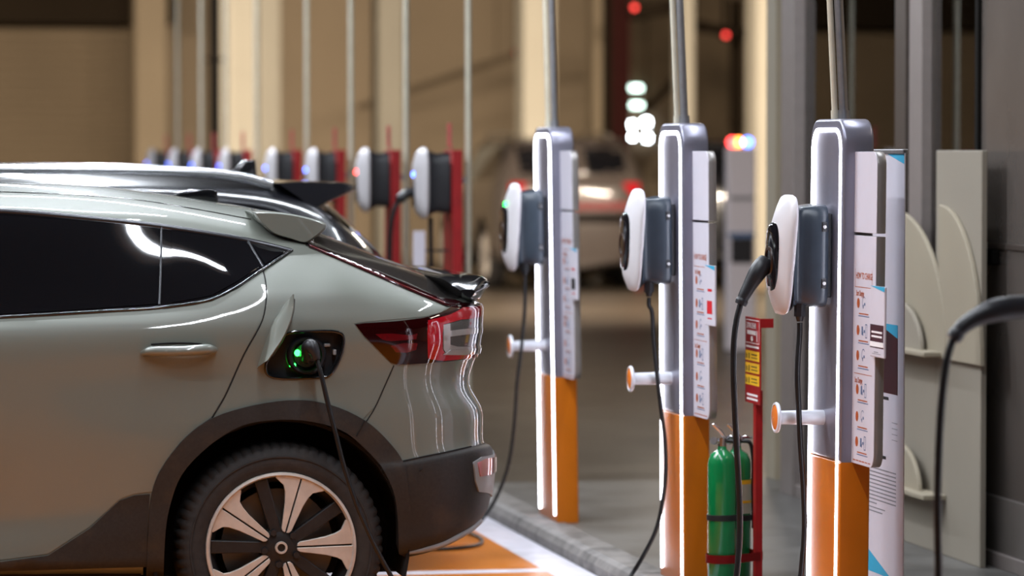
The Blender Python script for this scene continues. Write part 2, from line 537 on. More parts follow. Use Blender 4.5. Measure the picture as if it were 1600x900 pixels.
def column(x0, x1, Y, m, label, depth=0.6, z1=CEIL):
    px0, px1 = X_at(x0, Y), X_at(x1, Y)
    mb = MB().box(px0, px1, Y, Y + depth, 0, z1, 0.03)
    root = thing('column', label, 'column', ((px0 + px1) / 2, Y + depth / 2, 0))
    o = mb.build('shaft', m, root); o.location = -Vector(root.location)
    mb = MB().box(px0 - 0.05, px1 + 0.05, Y - 0.05, Y + depth + 0.05, 0, 0.25, 0.02)
    o = mb.build('plinth', 'wall_brown', root); o.location = -Vector(root.location)
    return root
column(212, 262, 57, 'column_tan', 'tan column at the right end of the roller door')
column(345, 402, 50, 'column_pale', 'broad pale column right of the black downpipe')
column(404, 440, 52, 'column_pale', 'narrow pale column behind the broad one by the black downpipe')
column(590, 632, 54, 'column_pale', 'pale column behind the red post whose charger glows red')
column(818, 868, 50, 'column_pale', 'pale column behind the farthest lit charging post')
column(928, 950, 54, 'column_tan', 'slim tan column left of the dark red steel column')
column(1066, 1086, 50, 'column_pale', 'slim pale column behind the middle lit charging post')
column(1182, 1236, 47, 'column_pale', 'pale column beside the glass partition')
o = MB().cyl((X_at(336, 49), 49, 0), (X_at(336, 49), 49, CEIL), 0.075, n=20).box(X_at(336, 49) - .1, X_at(336, 49) + .1, 48.9, 49.1, 2.9, 2.95).build('downpipe', 'black_steel', smooth=40)
tag(o, 'black vertical downpipe left of the broad pale column', 'pipe')
o = MB().box(X_at(962, 50), X_at(984, 50), 50, 50.02, 0, CEIL).box(X_at(962, 50), X_at(984, 50), 50.28, 50.3, 0, CEIL).box(X_at(972, 50), X_at(975, 50), 50, 50.3, 0, CEIL).build('steel_column', 'dark_red_steel')
tag(o, 'dark red steel column left of the bright windows', 'column')
o = MB().box(X_at(948, 51), X_at(962, 51), 51, 51.3, 0, CEIL).build('steel_post', 'beam_dark'); tag(o, 'dark brown steel post left of the dark red column', 'post')
# pipes and trays under the far ceiling
def pipe(p0, p1, r, m, label, name='pipe'):
    mb = MB().cyl(p0, p1, r, n=14)
    q = (Vector(p1) - Vector(p0))
    for t in (0.2, 0.8):
        c = Vector(p0) + q * t
        mb.cyl(c - q.normalized() * 0.03, c + q.normalized() * 0.03, r * 1.25, n=14)
    for t in (0.12, 0.88):
        c = Vector(p0) + q * t
        if c.z < CEIL - 0.3 and abs(q.z) < 3: mb.cyl(c, (c.x, c.y, CEIL - .004), 0.012, n=8)
    o = mb.build(name, m, smooth=40)
    tag(o, label, 'pipe')
pipe(atY(984, 22, 51), atY(1075, 6, 51), 0.10, 'beam_dark', 'dark pipe rising from the dark red steel column')
pipe(atY(1075, 38, 52), atY(1182, 56, 52), 0.07, 'beam_dark', 'dark horizontal pipe left of the pale column by the partition')
pipe(atY(1150, 0, 53), atY(1150, 240, 53), 0.09, 'beam_dark', 'dark vertical pipe below the red lamp')
pipe(atY(1003, 178, 54), atY(1062, 118, 54), 0.06, 'beam_dark', 'slanting dark brace beside the bright windows')
pipe(atY(560, 168, 57), atY(805, 86, 57), 0.05, 'wall_brown', 'slanting brown pipe along the far wall')
# lit openings far behind
def lit(px0, px1, py0, py1, Y, m, n):
    a, b = atY(px0, py1, Y), atY(px1, py0, Y)
    root = thing('window_%d' % n, 'bright window opening in the far hall', None, (0, 0, 0)); root['kind'] = 'structure'
    MB().box(a.x, b.x, Y, Y + 0.03, a.z, b.z).build('pane', m, root)
    t = 0.04
    MB().box(a.x - t, b.x + t, Y + .005, Y + 0.06, b.z, b.z + t).box(a.x - t, b.x + t, Y + .005, Y + .06, a.z - t, a.z).box(a.x - t, a.x, Y + .005, Y + .06, a.z, b.z).box(b.x, b.x + t, Y + .005, Y + .06, a.z, b.z).build('frame', 'beam_dark', root)
lit(984, 992, 191, 199, 59.5, 'daylight_pane', 1)
lit(985, 992, 211, 217, 59.5, 'daylight_pane', 2)
lit(1005, 1015, 186, 196, 59.5, 'daylight_pane', 3)
lit(1007, 1016, 211, 220, 59.5, 'daylight_pane', 4)
lit(986, 1004, 161, 168, 59.5, 'daylight_dim', 5)
lit(985, 1003, 134, 141, 59.5, 'daylight_dim', 6)
o = MB().box(X_at(950, 59), X_at(1182, 59), 59.75, 60, 0, CEIL).build('wall_panel_back', 'wall_dark_brown'); tag(o, 'dark brown panel on the far wall', kind='structure')  # darker brown panel over part of the wall
# red signal lamps
for px, py, Y, lb in ((808, 82, 55, 'red signal lamp at the end of the slanting brown pipe'), (1133, 55, 51.7, 'red signal lamp left of the partition column'), (990, 12, 49.8, 'red signal lamp high on the dark red steel column')):
    c = atY(px, py, Y)
    r = thing('signal_lamp', lb, 'lamp', c)
    MB().sphere((0, -0.05, 0), 0.035, 14, (1, .7, 1)).build('lens', 'signal_red', r, smooth=60)
    MB().box(-.06, .06, -0.03, 0.05, -.06, .06, 0.01).box(-.015, .015, -.03, .1, .05, CEIL - c.z).build('housing', 'beam_dark', r)

# ceiling battens (fixtures of the lights made above, the added ones too), fixed to the slab
slab = bpy.data.objects['ceiling']
for i, (x, y, L, al, wt, cl, tl) in enumerate(BATTENS):
    h = MB().box(-L / 2 - .03, L / 2 + .03, -.1, .1, -.12, 0, .01).build('batten_housing', 'batten_white', slab)
    h.location = (x, y, CEIL)
    h.rotation_euler = (0, 0, 0 if al == 'x' else math.pi / 2)

# ------------------------------------------------------------------ glazed partition on the right
GX = 4.8
def gy(px):
    return atX(px, 450, GX).y
GZ1 = 3.4
w = thing('wall_glazed', 'glazed shop partition beside the charging posts', None, (0, 0, 0)); w['kind'] = 'structure'
def mullion(px0, px1, m, d=0.06):
    ya, yb = gy(px1), gy(px0)
    MB().box(GX - d, GX + d, ya, yb, ISL, GZ1, 0.004).build('mullion', m, w)
mullion(1238, 1258, 'frame_alu')
mullion(1417, 1434, 'frame_bronze')
mullion(1436, 1456, 'frame_alu', 0.05)
mullion(1532, 1537, 'black_steel', 0.03)
ya = gy(1900)
MB().box(GX - .05, GX + .05, ya, gy(1238), GZ1, GZ1 + .12, .004).build('head_rail', 'frame_alu', w)
MB().box(GX - .05, GX + .05, ya, gy(1238), ISL, ISL + .06, .004).build('bottom_rail', 'frame_alu', w)
MB().box(GX - .08, GX + .08, ya, gy(1238), GZ1 + .12, CEIL).build('bulkhead', 'wall_brown', w)
for a, b in ((1258, 1417), (1456, 1532)):
    MB().box(GX - .005, GX + .005, gy(b), gy(a), ISL + .06, GZ1).build('pane', 'shop_pane', w)
# dark glazed door panel
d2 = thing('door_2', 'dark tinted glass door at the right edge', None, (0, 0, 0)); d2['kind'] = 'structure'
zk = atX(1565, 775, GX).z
MB().box(GX - .012, GX + .012, ya, gy(1537), zk, GZ1).build('pane', 'pane_reflection_grey', d2)  # opaque grey stands in for the grey mirrored in the glass
MB().box(GX - .03, GX + .03, ya, gy(1537), ISL + .06, zk, .004).build('reflection_panel', 'reflection_grey', d2)  # lighter grey board stands in for the island's reflection in the door
p = atX(1556, 402, GX)
MB().box(GX - .05, GX - .012, p.y - .10, p.y + .07, p.z - .03, p.z + .035, .01).cyl((GX - .09, p.y, p.z), (GX - .04, p.y, p.z), .012).build('lock', 'black_steel', d2)
MB().box(GX - .02, GX + .02, ya, gy(1540), p.z + .035, p.z + .06, .003).build('door_rail', 'frame_bronze', d2)
# room behind the glass
o = MB().box(7.0, 7.2, -2, 19.2, 0, GZ1).build('wall_shop', 'wall_beige'); tag(o, 'beige wall inside the glazed shop', kind='structure')
o = MB().box(4.9, 7.0, 19.2, 19.4, 0, GZ1).build('wall_shop_end', 'cabinet_tan'); tag(o, 'tan end wall inside the glazed shop', kind='structure')
SX = 4.42
def sy(px, x=None):
    return atX(px, 450, SX if x is None else x).y
sh = thing('display_shelf', 'beige display shelf with arched back panels standing against the glass partition', 'shelf', (SX, sy(1440), ISL))
def sp(name, mb, m):
    o = mb.build(name, m, sh); o.location = -Vector(sh.location); return o
XB = SX + .26
z_of = lambda py, px=1450: atX(px, py, XB).z
Yb = lambda px: sy(px, XB)
sp('back_panel', MB().box(XB, XB + .025, Yb(1533), Yb(1462), ISL, z_of(235, 1500), .004), 'cabinet_beige')
sp('back_panel', MB().box(XB, XB + .025, Yb(1462), Yb(1395), ISL, z_of(543), .004), 'cabinet_beige')
for py in (545, 765):
    sp('shelf_board', MB().box(XB - .10, XB, Yb(1480), Yb(1395), z_of(py) - .02, z_of(py), .003), 'cabinet_tan')
def arch(pxa, pxb, pytop, pybot, x, m):
    y0, y1 = sy(pxb, x), sy(pxa, x)
    za, zb = atX(pxa, pybot, x).z, atX(pxa, pytop, x).z
    pts = [(y1, za)] + [(y1 + (y0 - y1) * math.sin(t), za + (zb - za) * math.cos(t)) for t in [k * math.pi / 2 / 14 for k in range(15)]]
    sp('arched_panel', MB().prism(pts, 'x', x, x + .02, .004), m)
arch(1395, 1478, 328, 543, XB - .025, 'cabinet_tan')
arch(1400, 1438, 470, 543, XB - .06, 'cabinet_beige')
arch(1400, 1436, 690, 763, XB - .06, 'cabinet_tan')
arch(1466, 1532, 320, 560, XB - .022, 'cabinet_tan')

# red barrier rail across the far hall
a_, b_ = atY(880, 322, 47), atY(1000, 316, 47)
br = thing('barrier_rail', 'red barrier rail standing across the far hall floor', 'barrier', (a_.x, 47, 0))
MB().box(0, b_.x - a_.x, -.02, .02, a_.z - .05, a_.z + .05, .005).build('rail', 'barrier_red', br)
for t_ in (.02, .98):
    MB().box((b_.x - a_.x) * t_ - .02, (b_.x - a_.x) * t_ + .02, -.02, .02, 0, a_.z, .004).build('leg', 'barrier_red', br)
# ------------------------------------------------------------------ lofted car bodies
class Loft:
    """half body lofted from rows of (px, py, depth behind the near side plane), mirrored about the centre plane"""
    def __init__(s, Ys, half, rows, su=8, sv=6, relax=None):
        s.Ys, s.half = Ys, half
        G = []
        for r in rows:
            w = [tuple(atY(px, py, Ys + d)) for px, py, d in r]
            G.append(spline(w, su))
        cols = []
        for j in range(len(G[0])):
            cols.append(spline([G[i][j] for i in range(len(G))], sv))
        s.grid = np.array(cols)            # [station][row][3]
        if relax:                          # fair the wrapped tail along the stations
            i0, it = relax
            for _ in range(it):
                g = s.grid.copy()
                g[i0:-1] = 0.25 * s.grid[i0 - 1:-2] + 0.5 * s.grid[i0:-1] + 0.25 * s.grid[i0 + 1:]
                g[:, :, 1] = np.minimum(g[:, :, 1], Ys + half)
                s.grid = g
        s.su, s.sv = su, sv
        ns, nr = s.grid.shape[:2]
        s.ns, s.nr = ns, nr
        verts = s.grid.reshape(-1, 3)
        faces = []
        s.fij = []
        for i in range(ns - 1):
            for j in range(nr - 1):
                a = i * nr + j
                faces.append((a, a + nr, a + nr + 1, a + 1))
                s.fij.append((i, j))
        s.verts = [Vector(v) for v in verts]
        s.faces = faces
        me = bpy.data.meshes.new('loft')
        me.from_pydata([tuple(v) for v in s.verts], [], faces)
        me.update()
        s.vn = [Vector(v.normal) for v in me.vertices]
        # orient normals outwards (towards the near side)
        mid = (ns // 2) * nr + nr // 3
        if s.vn[mid].y > 0:
            s.vn = [-v for v in s.vn]
            s.flip = True
        else:
            s.flip = False
        bpy.data.meshes.remove(me)
        s.bvh = BVHTree.FromPolygons(s.verts, faces)
    def at(s, hit):
        loc, n, idx, dist = hit
        if loc is None:
            return None
        f = s.faces[idx]
        w = poly_3d_calc([s.verts[k] for k in f], loc)
        nn = Vector((0, 0, 0))
        for k, q in zip(f, w):
            nn += s.vn[k] * q
        return loc, nn.normalized()
    def cam(s, px, py):
        r = ray(px, py).normalized()
        h = s.at(s.bvh.ray_cast(CAMP, r))
        if h is None:
            p = atY(px, py, s.Ys + 0.3)
            h = s.at(s.bvh.find_nearest(p))
        return h
    def yc(s):
        return s.Ys + s.half
    def part(s, name, pick, m, parent, off=0.0, both=True, drop=None):
        """faces with pick(i, j, centre) true, own mesh"""
        use = {}
        vs, fs, ns_ = [], [], []
        def vid(k, mir):
            key = (k, mir)
            if key not in use:
                p = s.verts[k] + s.vn[k] * off
                n = s.vn[k].copy()
                if mir:
                    p = Vector((p.x, 2 * s.yc() - p.y, p.z)); n.y = -n.y
                use[key] = len(vs)
                vs.append(p); ns_.append(n)
            return use[key]
        for f, (i, j) in zip(s.faces, s.fij):
            c = (s.verts[f[0]] + s.verts[f[2]]) / 2
            if not pick(i, j, c) or (drop and drop(c)):
                continue
            ff = list(f)
            if s.flip: ff.reverse()
            fs.append([vid(k, 0) for k in ff])
            if both:
                fs.append([vid(k, 1) for k in reversed(ff)])
        me = bpy.data.meshes.new(name)
        org = Vector(parent.location) if parent else Vector()
        me.from_pydata([tuple(v - org) for v in vs], [], fs)
        me.shade_smooth()
        me.normals_split_custom_set_from_vertices([tuple(n) for n in ns_])
        return link(name, me, m, parent)

def in_poly(x, y, P):
    c = False
    n = len(P)
    j = n - 1
    for i in range(n):
        xi, yi = P[i]; xj, yj = P[j]
        if (yi > y) != (yj > y) and x < (xj - xi) * (y - yi) / (yj - yi) + xi:
            c = not c
        j = i
    return c
def densify(P, h):
    out = []
    for i in range(len(P)):
        a, b = P[i], P[(i + 1) % len(P)]
        L = math.hypot(b[0] - a[0], b[1] - a[1])
        k = max(1, int(math.ceil(L / h)))
        for q in range(k):
            out.append((a[0] + (b[0] - a[0]) * q / k, a[1] + (b[1] - a[1]) * q / k))
    return out
def smooth_poly(P, sub=6):
    return [tuple(p) for p in spline(P, sub, closed=True)]
def fill2d(P, h, holes=()):
    B = densify(P, h)
    pts = list(B)
    edges = [(i, (i + 1) % len(B)) for i in range(len(B))]
    loops = [list(range(len(B)))]
    HS = []
    for H in holes:
        D = densify(H, h)
        s0 = len(pts)
        pts += D
        edges += [(s0 + i, s0 + (i + 1) % len(D)) for i in range(len(D))]
        loops.append(list(range(s0, s0 + len(D))))
        HS.append(D)
    xs = [p[0] for p in B]; ys = [p[1] for p in B]
    bnd = np.array(pts)
    gx = np.arange(min(xs) + h * .5, max(xs), h)
    gyv = np.arange(min(ys) + h * .5, max(ys), h)
    for x in gx:
        for y in gyv:
            if in_poly(x, y, B) and not any(in_poly(x, y, D) for D in HS):
                if np.min(np.hypot(bnd[:, 0] - x, bnd[:, 1] - y)) > h * 0.55:
                    pts.append((x, y))
    res = delaunay_2d_cdt([Vector(p) for p in pts], edges, [], 0, 1e-5)
    V = [tuple(v) for v in res[0]]
    F = []
    for f in res[2]:
        cx = sum(V[k][0] for k in f) / len(f); cy = sum(V[k][1] for k in f) / len(f)
        if in_poly(cx, cy, B) and not any(in_poly(cx, cy, D) for D in HS):
            F.append(list(f))
    return V, F
def lift(name, V, F, cast, off, m, parent, skirt=0.006, mirror=None):
    """2d triangulation -> skin on a surface with a rim going inwards; mirror = centre plane y for a twin on the far side"""
    hits = [cast(*v) for v in V]
    pos, nor = [], []
    for p, n in hits:
        pos.append(p + n * off); nor.append(n)
    faces = []
    for f in F:
        a, b, c = (pos[k] for k in f[:3])
        nn = (b - a).cross(c - a)
        if nn.dot(nor[f[0]]) < 0:
            f = list(reversed(f))
        faces.append(list(f))
    cnt = {}
    for f in faces:
        for k in range(len(f)):
            e = (f[k], f[(k + 1) % len(f)])
            cnt[e] = 1
    rim = [e for e in cnt if (e[1], e[0]) not in cnt]
    nor = list(nor)
    if skirt:
        mp = {}
        for a, b in rim:
            for k in (a, b):
                if k not in mp:
                    mp[k] = (len(pos), len(pos) + 1)
                    pos.append(pos[k].copy()); nor.append(Vector((0, 0, 0)))
                    pos.append(hits[k][0] + hits[k][1] * (off - skirt)); nor.append(Vector((0, 0, 0)))
            faces.append([mp[b][0], mp[a][0], mp[a][1], mp[b][1]])
    if mirror is not None:
        tw = [Vector((p.x, 2 * mirror - p.y, p.z)) for p in pos]
        _mesh(name, tw, [list(reversed(f)) for f in faces], [Vector((n.x, -n.y, n.z)) for n in nor], m, parent)
    return _mesh(name, pos, faces, nor, m, parent)
def _mesh(name, pos, faces, nor, m, parent):
    me = bpy.data.meshes.new(name)
    org = Vector(parent.location) if parent and parent.type == 'EMPTY' else (Vector(parent.parent.location) if parent and parent.parent else Vector())
    me.from_pydata([tuple(p - org) for p in pos], [], faces)
    me.shade_smooth()
    me.normals_split_custom_set_from_vertices([tuple(n) for n in nor])
    return link(name, me, m, parent)
def patch(loft, name, P, off, m, parent, h=7.0, holes=(), skirt=0.006, twin=True):
    V, F = fill2d(P, h, holes)
    return lift(name, V, F, loft.cam, off, m, parent, skirt, loft.yc() if twin else None)
def seam(loft, name, pts, r, m, parent, off=0.0, sub=5, twin=True, n=8):
    P = spline(pts, sub)
    w = []
    for p in P:
        q, nn = loft.cam(p[0], p[1])
        w.append(q + nn * off)
    rs = r if not isinstance(r, (list, tuple)) else [np.interp(k / (len(w) - 1), np.linspace(0, 1, len(r)), r) for k in range(len(w))]
    org = Vector(parent.location) if parent.type == 'EMPTY' else Vector(parent.parent.location)
    if twin:
        MB().tube([Vector((p.x, 2 * loft.yc() - p.y, p.z)) - org for p in w], rs, n).build(name, m, parent, smooth=50)
    return MB().tube([p - org for p in w], rs, n).build(name, m, parent, smooth=50)
class Axis:
    """projector turning about an upright axis, for skins that wrap round a corner"""
    def __init__(s, loft, px, d, R=0.4):
        s.l = loft
        s.a = atY(px, 500, loft.Ys + d)
        s.R = R
    def two(s, px, py, wrap=None):
        p = s.l.cam(px, py)[0]
        ph = math.atan2(p.x - s.a.x, s.a.y - p.y)
        if wrap is not None:
            ph = math.radians(wrap)
            return (ph * s.R, atY(px, py, s.l.Ys + 0.35).z)
        return (ph * s.R, p.z)
    def cast(s, u, z):
        ph = u / s.R
        d = Vector((math.sin(ph), -math.cos(ph), 0))
        o = Vector((s.a.x, s.a.y, z))
        h = s.l.at(s.l.bvh.ray_cast(o, d))
        if h is None:
            h = s.l.at(s.l.bvh.find_nearest(o + d * 0.5))
        return h
def wrap_patch(ax, name, P, off, m, parent, h=0.014, skirt=0.006, holes=()):
    Q = [ax.two(*p) for p in P]
    H = [[ax.two(*p) for p in hh] for hh in holes]
    V, F = fill2d(Q, h, H)
    return lift(name, V, F, ax.cast, off, m, parent, skirt, ax.l.yc())

def build_wheel(c, side, parent, detail=True, org=Vector((0, 0, 0)), R=0.37):
    """wheel with its outer face towards -y when side = 1"""
    c = Vector(c) - org
    s = side
    wroot = parent
    # tyre with shoulder blocks
    t = bmesh.new()
    W2 = 0.235
    prof = [(0.262, 0.012), (0.275, 0.002), (0.30, -0.004), (0.328, -0.001), (0.345, 0.008), (0.357, 0.020), (0.365, 0.034), (0.370, 0.055), (0.371, 0.10), (0.371, 0.14), (0.370, 0.18), (0.360, 0.215), (0.33, 0.235), (0.262, 0.225)]
    n = 192
    ringz = []
    for qi, (r, h) in enumerate(prof):
        ring = []
        for k in range(n):
            a = 2 * math.pi * k / n
            rr = r
            if 4 <= qi <= 8 and k % 3 == 0:
                rr -= 0.0065
            ring.append(t.verts.new((c.x + math.cos(a) * rr, c.y + s * h, c.z + math.sin(a) * rr)))
        ringz.append(ring)
    for a, b in zip(ringz, ringz[1:]):
        for k in range(n):
            t.faces.new((a[k], a[(k + 1) % n], b[(k + 1) % n], b[k]))
    bmesh.ops.recalc_face_normals(t, faces=list(t.faces))
    wroot = MB().join(t).build('wheel', 'tyre', wroot, smooth=35)
    # raised sidewall rib
    MB().lathe([(0.318, -0.0035 * s), (0.320, -0.006 * s), (0.324, -0.006 * s), (0.326, -0.0015 * s)], c, 'y', 96).build('sidewall_rib', 'tyre', wroot, smooth=40)
    rim = MB().lathe([(0.268, 0.006 * s), (0.266, -0.004 * s), (0.258, -0.006 * s), (0.253, 0.0), (0.248, 0.03 * s)], c, 'y', 96).build('rim_lip', 'wheel_silver', wroot, smooth=40)
    MB().lathe([(0.255, 0.004 * s), (0.235, 0.04 * s), (0.225, 0.10 * s), (0.24, 0.21 * s)], c, 'y', 64).build('rim_barrel', 'wheel_dark', wroot, smooth=40)
    MB().lathe([(0.001, 0.12 * s), (0.20, 0.12 * s), (0.20, 0.14 * s), (0.001, 0.14 * s)], c, 'y', 48).build('brake_disc', 'brake_metal', wroot, smooth=30)
    a0 = math.radians(1.5)
    def pol(r, a):
        return (c.x + r * math.cos(a), c.z + r * math.sin(a))
    def rot(pts, ang):
        return [(c.x + x * math.cos(ang) - y * math.sin(ang), c.z + x * math.sin(ang) + y * math.cos(ang)) for x, y in pts]
    ys = lambda v: c.y + s * v
    for k in range(5):
        ang = a0 + k * 2 * math.pi / 5
        for sg in (1, -1):
            half = [(0.056, 0.0030 * sg), (0.058, 0.012 * sg), (0.066, 0.018 * sg), (0.10, 0.023 * sg), (0.16, 0.033 * sg), (0.195, 0.043 * sg), (0.215, 0.054 * sg), (0.232, 0.088 * sg), (0.241, 0.092 * sg), (0.2535, 0.047 * sg), (0.2575, 0.0030 * sg)]
            mb = MB()
            mb.prism(rot(half, ang), 'y', ys(0.002), ys(0.022), 0.0015, 1)
            mb.build('silver_spoke', 'wheel_silver', wroot)
        MB().prism(rot([(0.05, -0.016), (0.05, 0.016), (0.20, 0.034), (0.235, 0.06), (0.25, 0.05), (0.25, -0.05), (0.235, -0.06), (0.20, -0.034)], ang), 'y', ys(0.016), ys(0.045)).build('spoke_back', 'wheel_dark', wroot)
        ang2 = ang + math.radians(33)
        MB().prism(rot([(0.04, -0.020), (0.04, 0.020), (0.25, 0.024), (0.25, -0.024)], ang2), 'y', ys(0.012), ys(0.05), 0.004, 2).build('dark_spoke', 'wheel_dark', wroot)
        nang = ang + math.radians(36) + math.radians(8)
        px_, pz_ = pol(0.060, nang)
        MB().cyl((px_, ys(0.02), pz_), (px_, ys(-0.004), pz_), 0.0135, 0.012, n=6).build('lug_nut', 'wheel_dark', wroot)
    MB().lathe([(0.001, 0.006 * s), (0.03, 0.006 * s), (0.048, 0.010 * s), (0.072, 0.016 * s), (0.078, 0.05 * s), (0.001, 0.05 * s)], c, 'y', 40).build('hub', 'wheel_dark', wroot, smooth=40)
    MB().lathe([(0.0135, 0.004 * s), (0.0145, -0.004 * s), (0.021, -0.004 * s), (0.0225, 0.006 * s)], c, 'y', 32).build('cap_ring', 'wheel_silver', wroot, smooth=40)
# ------------------------------------------------------------------ the green-grey car
YS = 13.42                       # plane of its near side
HALF = 0.93
HUBP = atY(440, 857, YS + 0.02)
HUBP.z = 0.371
PXS = [-1000, -880, -754, -500, -250, 0, 150, 264, 340, 414, 470, 530, 590, 640]
def row(ys, ds, wrap, front=None):
    """ys, ds: [(px, value)], wrap: points past px 640; front: points round the nose"""
    yx, yv = zip(*ys); dx, dv = zip(*ds)
    pts = [(p, float(np.interp(p, yx, yv)), float(np.interp(p, dx, dv))) for p in PXS]
    y0 = pts[0][1]; d0 = pts[0][2]
    nose = front or [(-1100, y0 + 6, 0.93), (-1105, y0 + 5, 0.5), (-1075, y0 + 3, d0 + 0.16)]
    return nose + pts + wrap
CAR_ROWS = [
    row([(-1000, 905), (0, 903), (560, 890), (601, 872), (640, 868)], [(-1000, .3), (640, .3)], [(680, 858, .34), (700, 842, .42), (712, 832, .5), (712, 826, .65), (700, 822, .93)]),
    row([(-1000, 895), (-754, 893), (264, 888), (560, 872), (601, 862), (640, 860)], [(-1000, .08), (-754, .05), (601, .03), (640, .035)], [(690, 848, .06), (730, 829, .14), (748, 815, .3), (740, 812, .6), (716, 810, .93)]),
    row([(-1000, 850), (0, 868), (264, 850), (601, 820), (640, 815)], [(-1000, .06), (-754, .02), (0, .035), (264, .015), (640, .01)], [(700, 808, .03), (746, 797, .13), (764, 788, .32), (757, 786, .6), (735, 785, .93)]),
    row([(-1000, 806), (0, 815), (264, 785), (601, 734), (640, 729)], [(-1000, .05), (-754, .01), (0, .045), (264, .01), (640, -.004)], [(700, 717, .012), (748, 706, .10), (769, 701, .3), (762, 700, .6), (740, 700, .93)]),
    row([(-1000, 800), (0, 790), (264, 768), (500, 735), (601, 724), (640, 718)], [(-1000, .05), (-754, .01), (0, .04), (264, .008), (640, .002)], [(690, 708, .018), (737, 698, .10), (758, 692, .3), (751, 691, .6), (729, 690, .93)]),
    row([(-1000, 720), (0, 690), (264, 680), (500, 660), (640, 645)], [(-1000, .04), (-754, 0), (0, .012), (264, .0), (640, .004)], [(690, 643, .024), (734, 640, .11), (755, 640, .31), (748, 640, .6), (727, 640, .93)]),
    row([(-1000, 640), (0, 605), (264, 598), (500, 590), (640, 588)], [(-1000, .04), (0, .0), (640, .012)], [(680, 590, .038), (714, 593, .12), (735, 596, .31), (728, 598, .6), (707, 598, .93)]),
    row([(-1000, 610), (0, 536), (140, 531), (400, 519), (530, 514), (640, 523)], [(-1000, .04), (0, -.004), (640, .002)], [(685, 532, .02), (728, 540, .10), (749, 544, .3), (742, 545, .6), (721, 545, .93)]),
    row([(-1000, 598), (0, 514), (264, 502), (400, 493), (530, 487), (640, 494)], [(-1000, .05), (0, .010), (640, .014)], [(690, 497, .04), (735, 498, .13), (754, 495, .32), (747, 495, .6), (726, 495, .93)]),
    row([(-1000, 588), (-754, 562), (0, 496), (264, 481), (414, 456), (530, 452), (640, 472)], [(-1000, .08), (0, .045), (414, .05), (530, .05), (640, .05)], [(690, 480, .075), (733, 480, .16), (753, 476, .33), (746, 475, .6), (725, 475, .93)]),
    row([(-1000, 576), (-754, 548), (-500, 500), (-250, 338), (0, 329), (150, 341), (264, 353), (340, 366), (414, 381), (470, 389), (530, 405), (590, 430), (640, 451)], [(-1000, .15), (-754, .15), (-500, .2), (-250, .27), (264, .27), (414, .26), (470, .24), (530, .2), (590, .165), (640, .14)], [(690, 472, .14), (722, 472, .2), (742, 468, .36), (737, 467, .6), (717, 466, .93)]),
    row([(-1000, 570), (-754, 542), (-500, 485), (-250, 326), (0, 318), (150, 328), (264, 338), (340, 352), (414, 369), (470, 382), (530, 400), (590, 425), (640, 447)], [(-1000, .2), (-754, .2), (-500, .25), (-250, .31), (264, .305), (414, .29), (470, .265), (530, .225), (590, .19), (640, .165)], [(690, 467, .18), (716, 467, .26), (734, 463, .42), (730, 462, .65), (714, 461, .93)]),
    row([(-1000, 562), (-754, 533), (-500, 468), (-250, 305), (0, 300), (150, 308), (264, 320), (340, 334), (414, 351), (470, 370), (530, 392), (590, 416), (640, 437)], [(-1000, .32), (-754, .3), (-500, .36), (-250, .4), (264, .40), (414, .38), (470, .36), (590, .30), (640, .28)], [(685, 457, .34), (705, 460, .44), (720, 457, .55), (718, 456, .7), (711, 455, .93)]),
    row([(-1000, 548), (-754, 520), (-500, 452), (-250, 290), (0, 288), (150, 294), (264, 307), (340, 319), (414, 333), (470, 356), (530, 379), (590, 403), (640, 423)], [(-1000, .6), (640, .6)], [(680, 440, .6), (698, 449, .65), (709, 452, .7), (711, 453, .8), (710, 454, .93)]),
    row([(-1000, 545), (-754, 515), (-500, 450), (-250, 287), (0, 286), (150, 291), (264, 304), (340, 316), (414, 330), (470, 353), (530, 376), (590, 400), (640, 418)], [(-1000, .93), (640, .93)], [(680, 436, .93), (696, 445, .93), (706, 450, .93), (709, 452, .93), (709, 453, .93)], front=[(-1100, 551, 0.93), (-1099, 551, 0.93), (-1070, 549, 0.93)]),
]
car = thing('car', 'green-grey hatchback plugged in to charge in the foreground', 'car', (HUBP.x, YS + HALF, 0))
L1 = Loft(YS, HALF, CAR_ROWS, relax=(15 * 8, 26))
NOSE = 3
def st(px):                      # loft station index for a side pixel column
    full = [-9e3] * NOSE + PXS
    k = int(np.searchsorted(PXS, px))
    a, b = PXS[k - 1], PXS[k]
    return (NOSE + k - 1 + (px - a) / (b - a)) * L1.su
HUBF = Vector((HUBP.x - 2.702, HUBP.y, HUBP.z))
def in_arch(c, r=0.478):
    return any(math.hypot(c.x - h.x, c.z - h.z) < r for h in (HUBP, HUBF)) and (c.y < YS + 0.42 or c.y > YS + 2 * HALF - 0.42)
PORT = smooth_poly([(455, 519.5), (480, 518), (528, 519), (536, 525), (535, 548), (524, 574), (512, 588), (498, 590), (428, 590), (417, 584), (415, 572), (424, 551), (440, 527)], 4)
PORT_BIG = [(476 + (x - 476) * 1.13, 555 + (y - 555) * 1.2) for x, y in PORT]
def in_port(c):
    r = c - CAMP
    k = r.dot(_F)
    px = 800 + FPX * r.dot(_R) / k; py = 450 - FPX * r.dot(_U) / k
    return c.y < YS + 0.5 and in_poly(px, py, PORT_BIG)
SEAMJ = 4 * L1.sv
i600, i478 = int(st(601)), int(st(478))
isb = lambda i, j: j < SEAMJ and i >= i600
isg = lambda i, j: j >= 11 * L1.sv and i >= i478
L1.part('body_shell', lambda i, j, c: not isb(i, j) and not isg(i, j), 'paint_sage', car, drop=lambda c: in_arch(c) or in_port(c))
bumper = L1.part('rear_bumper', lambda i, j, c: isb(i, j), 'cladding', car, off=0.004, drop=lambda c: in_arch(c, 0.45))
L1.part('rear_window', lambda i, j, c: isg(i, j), 'hatch_glass', car, off=0.001)

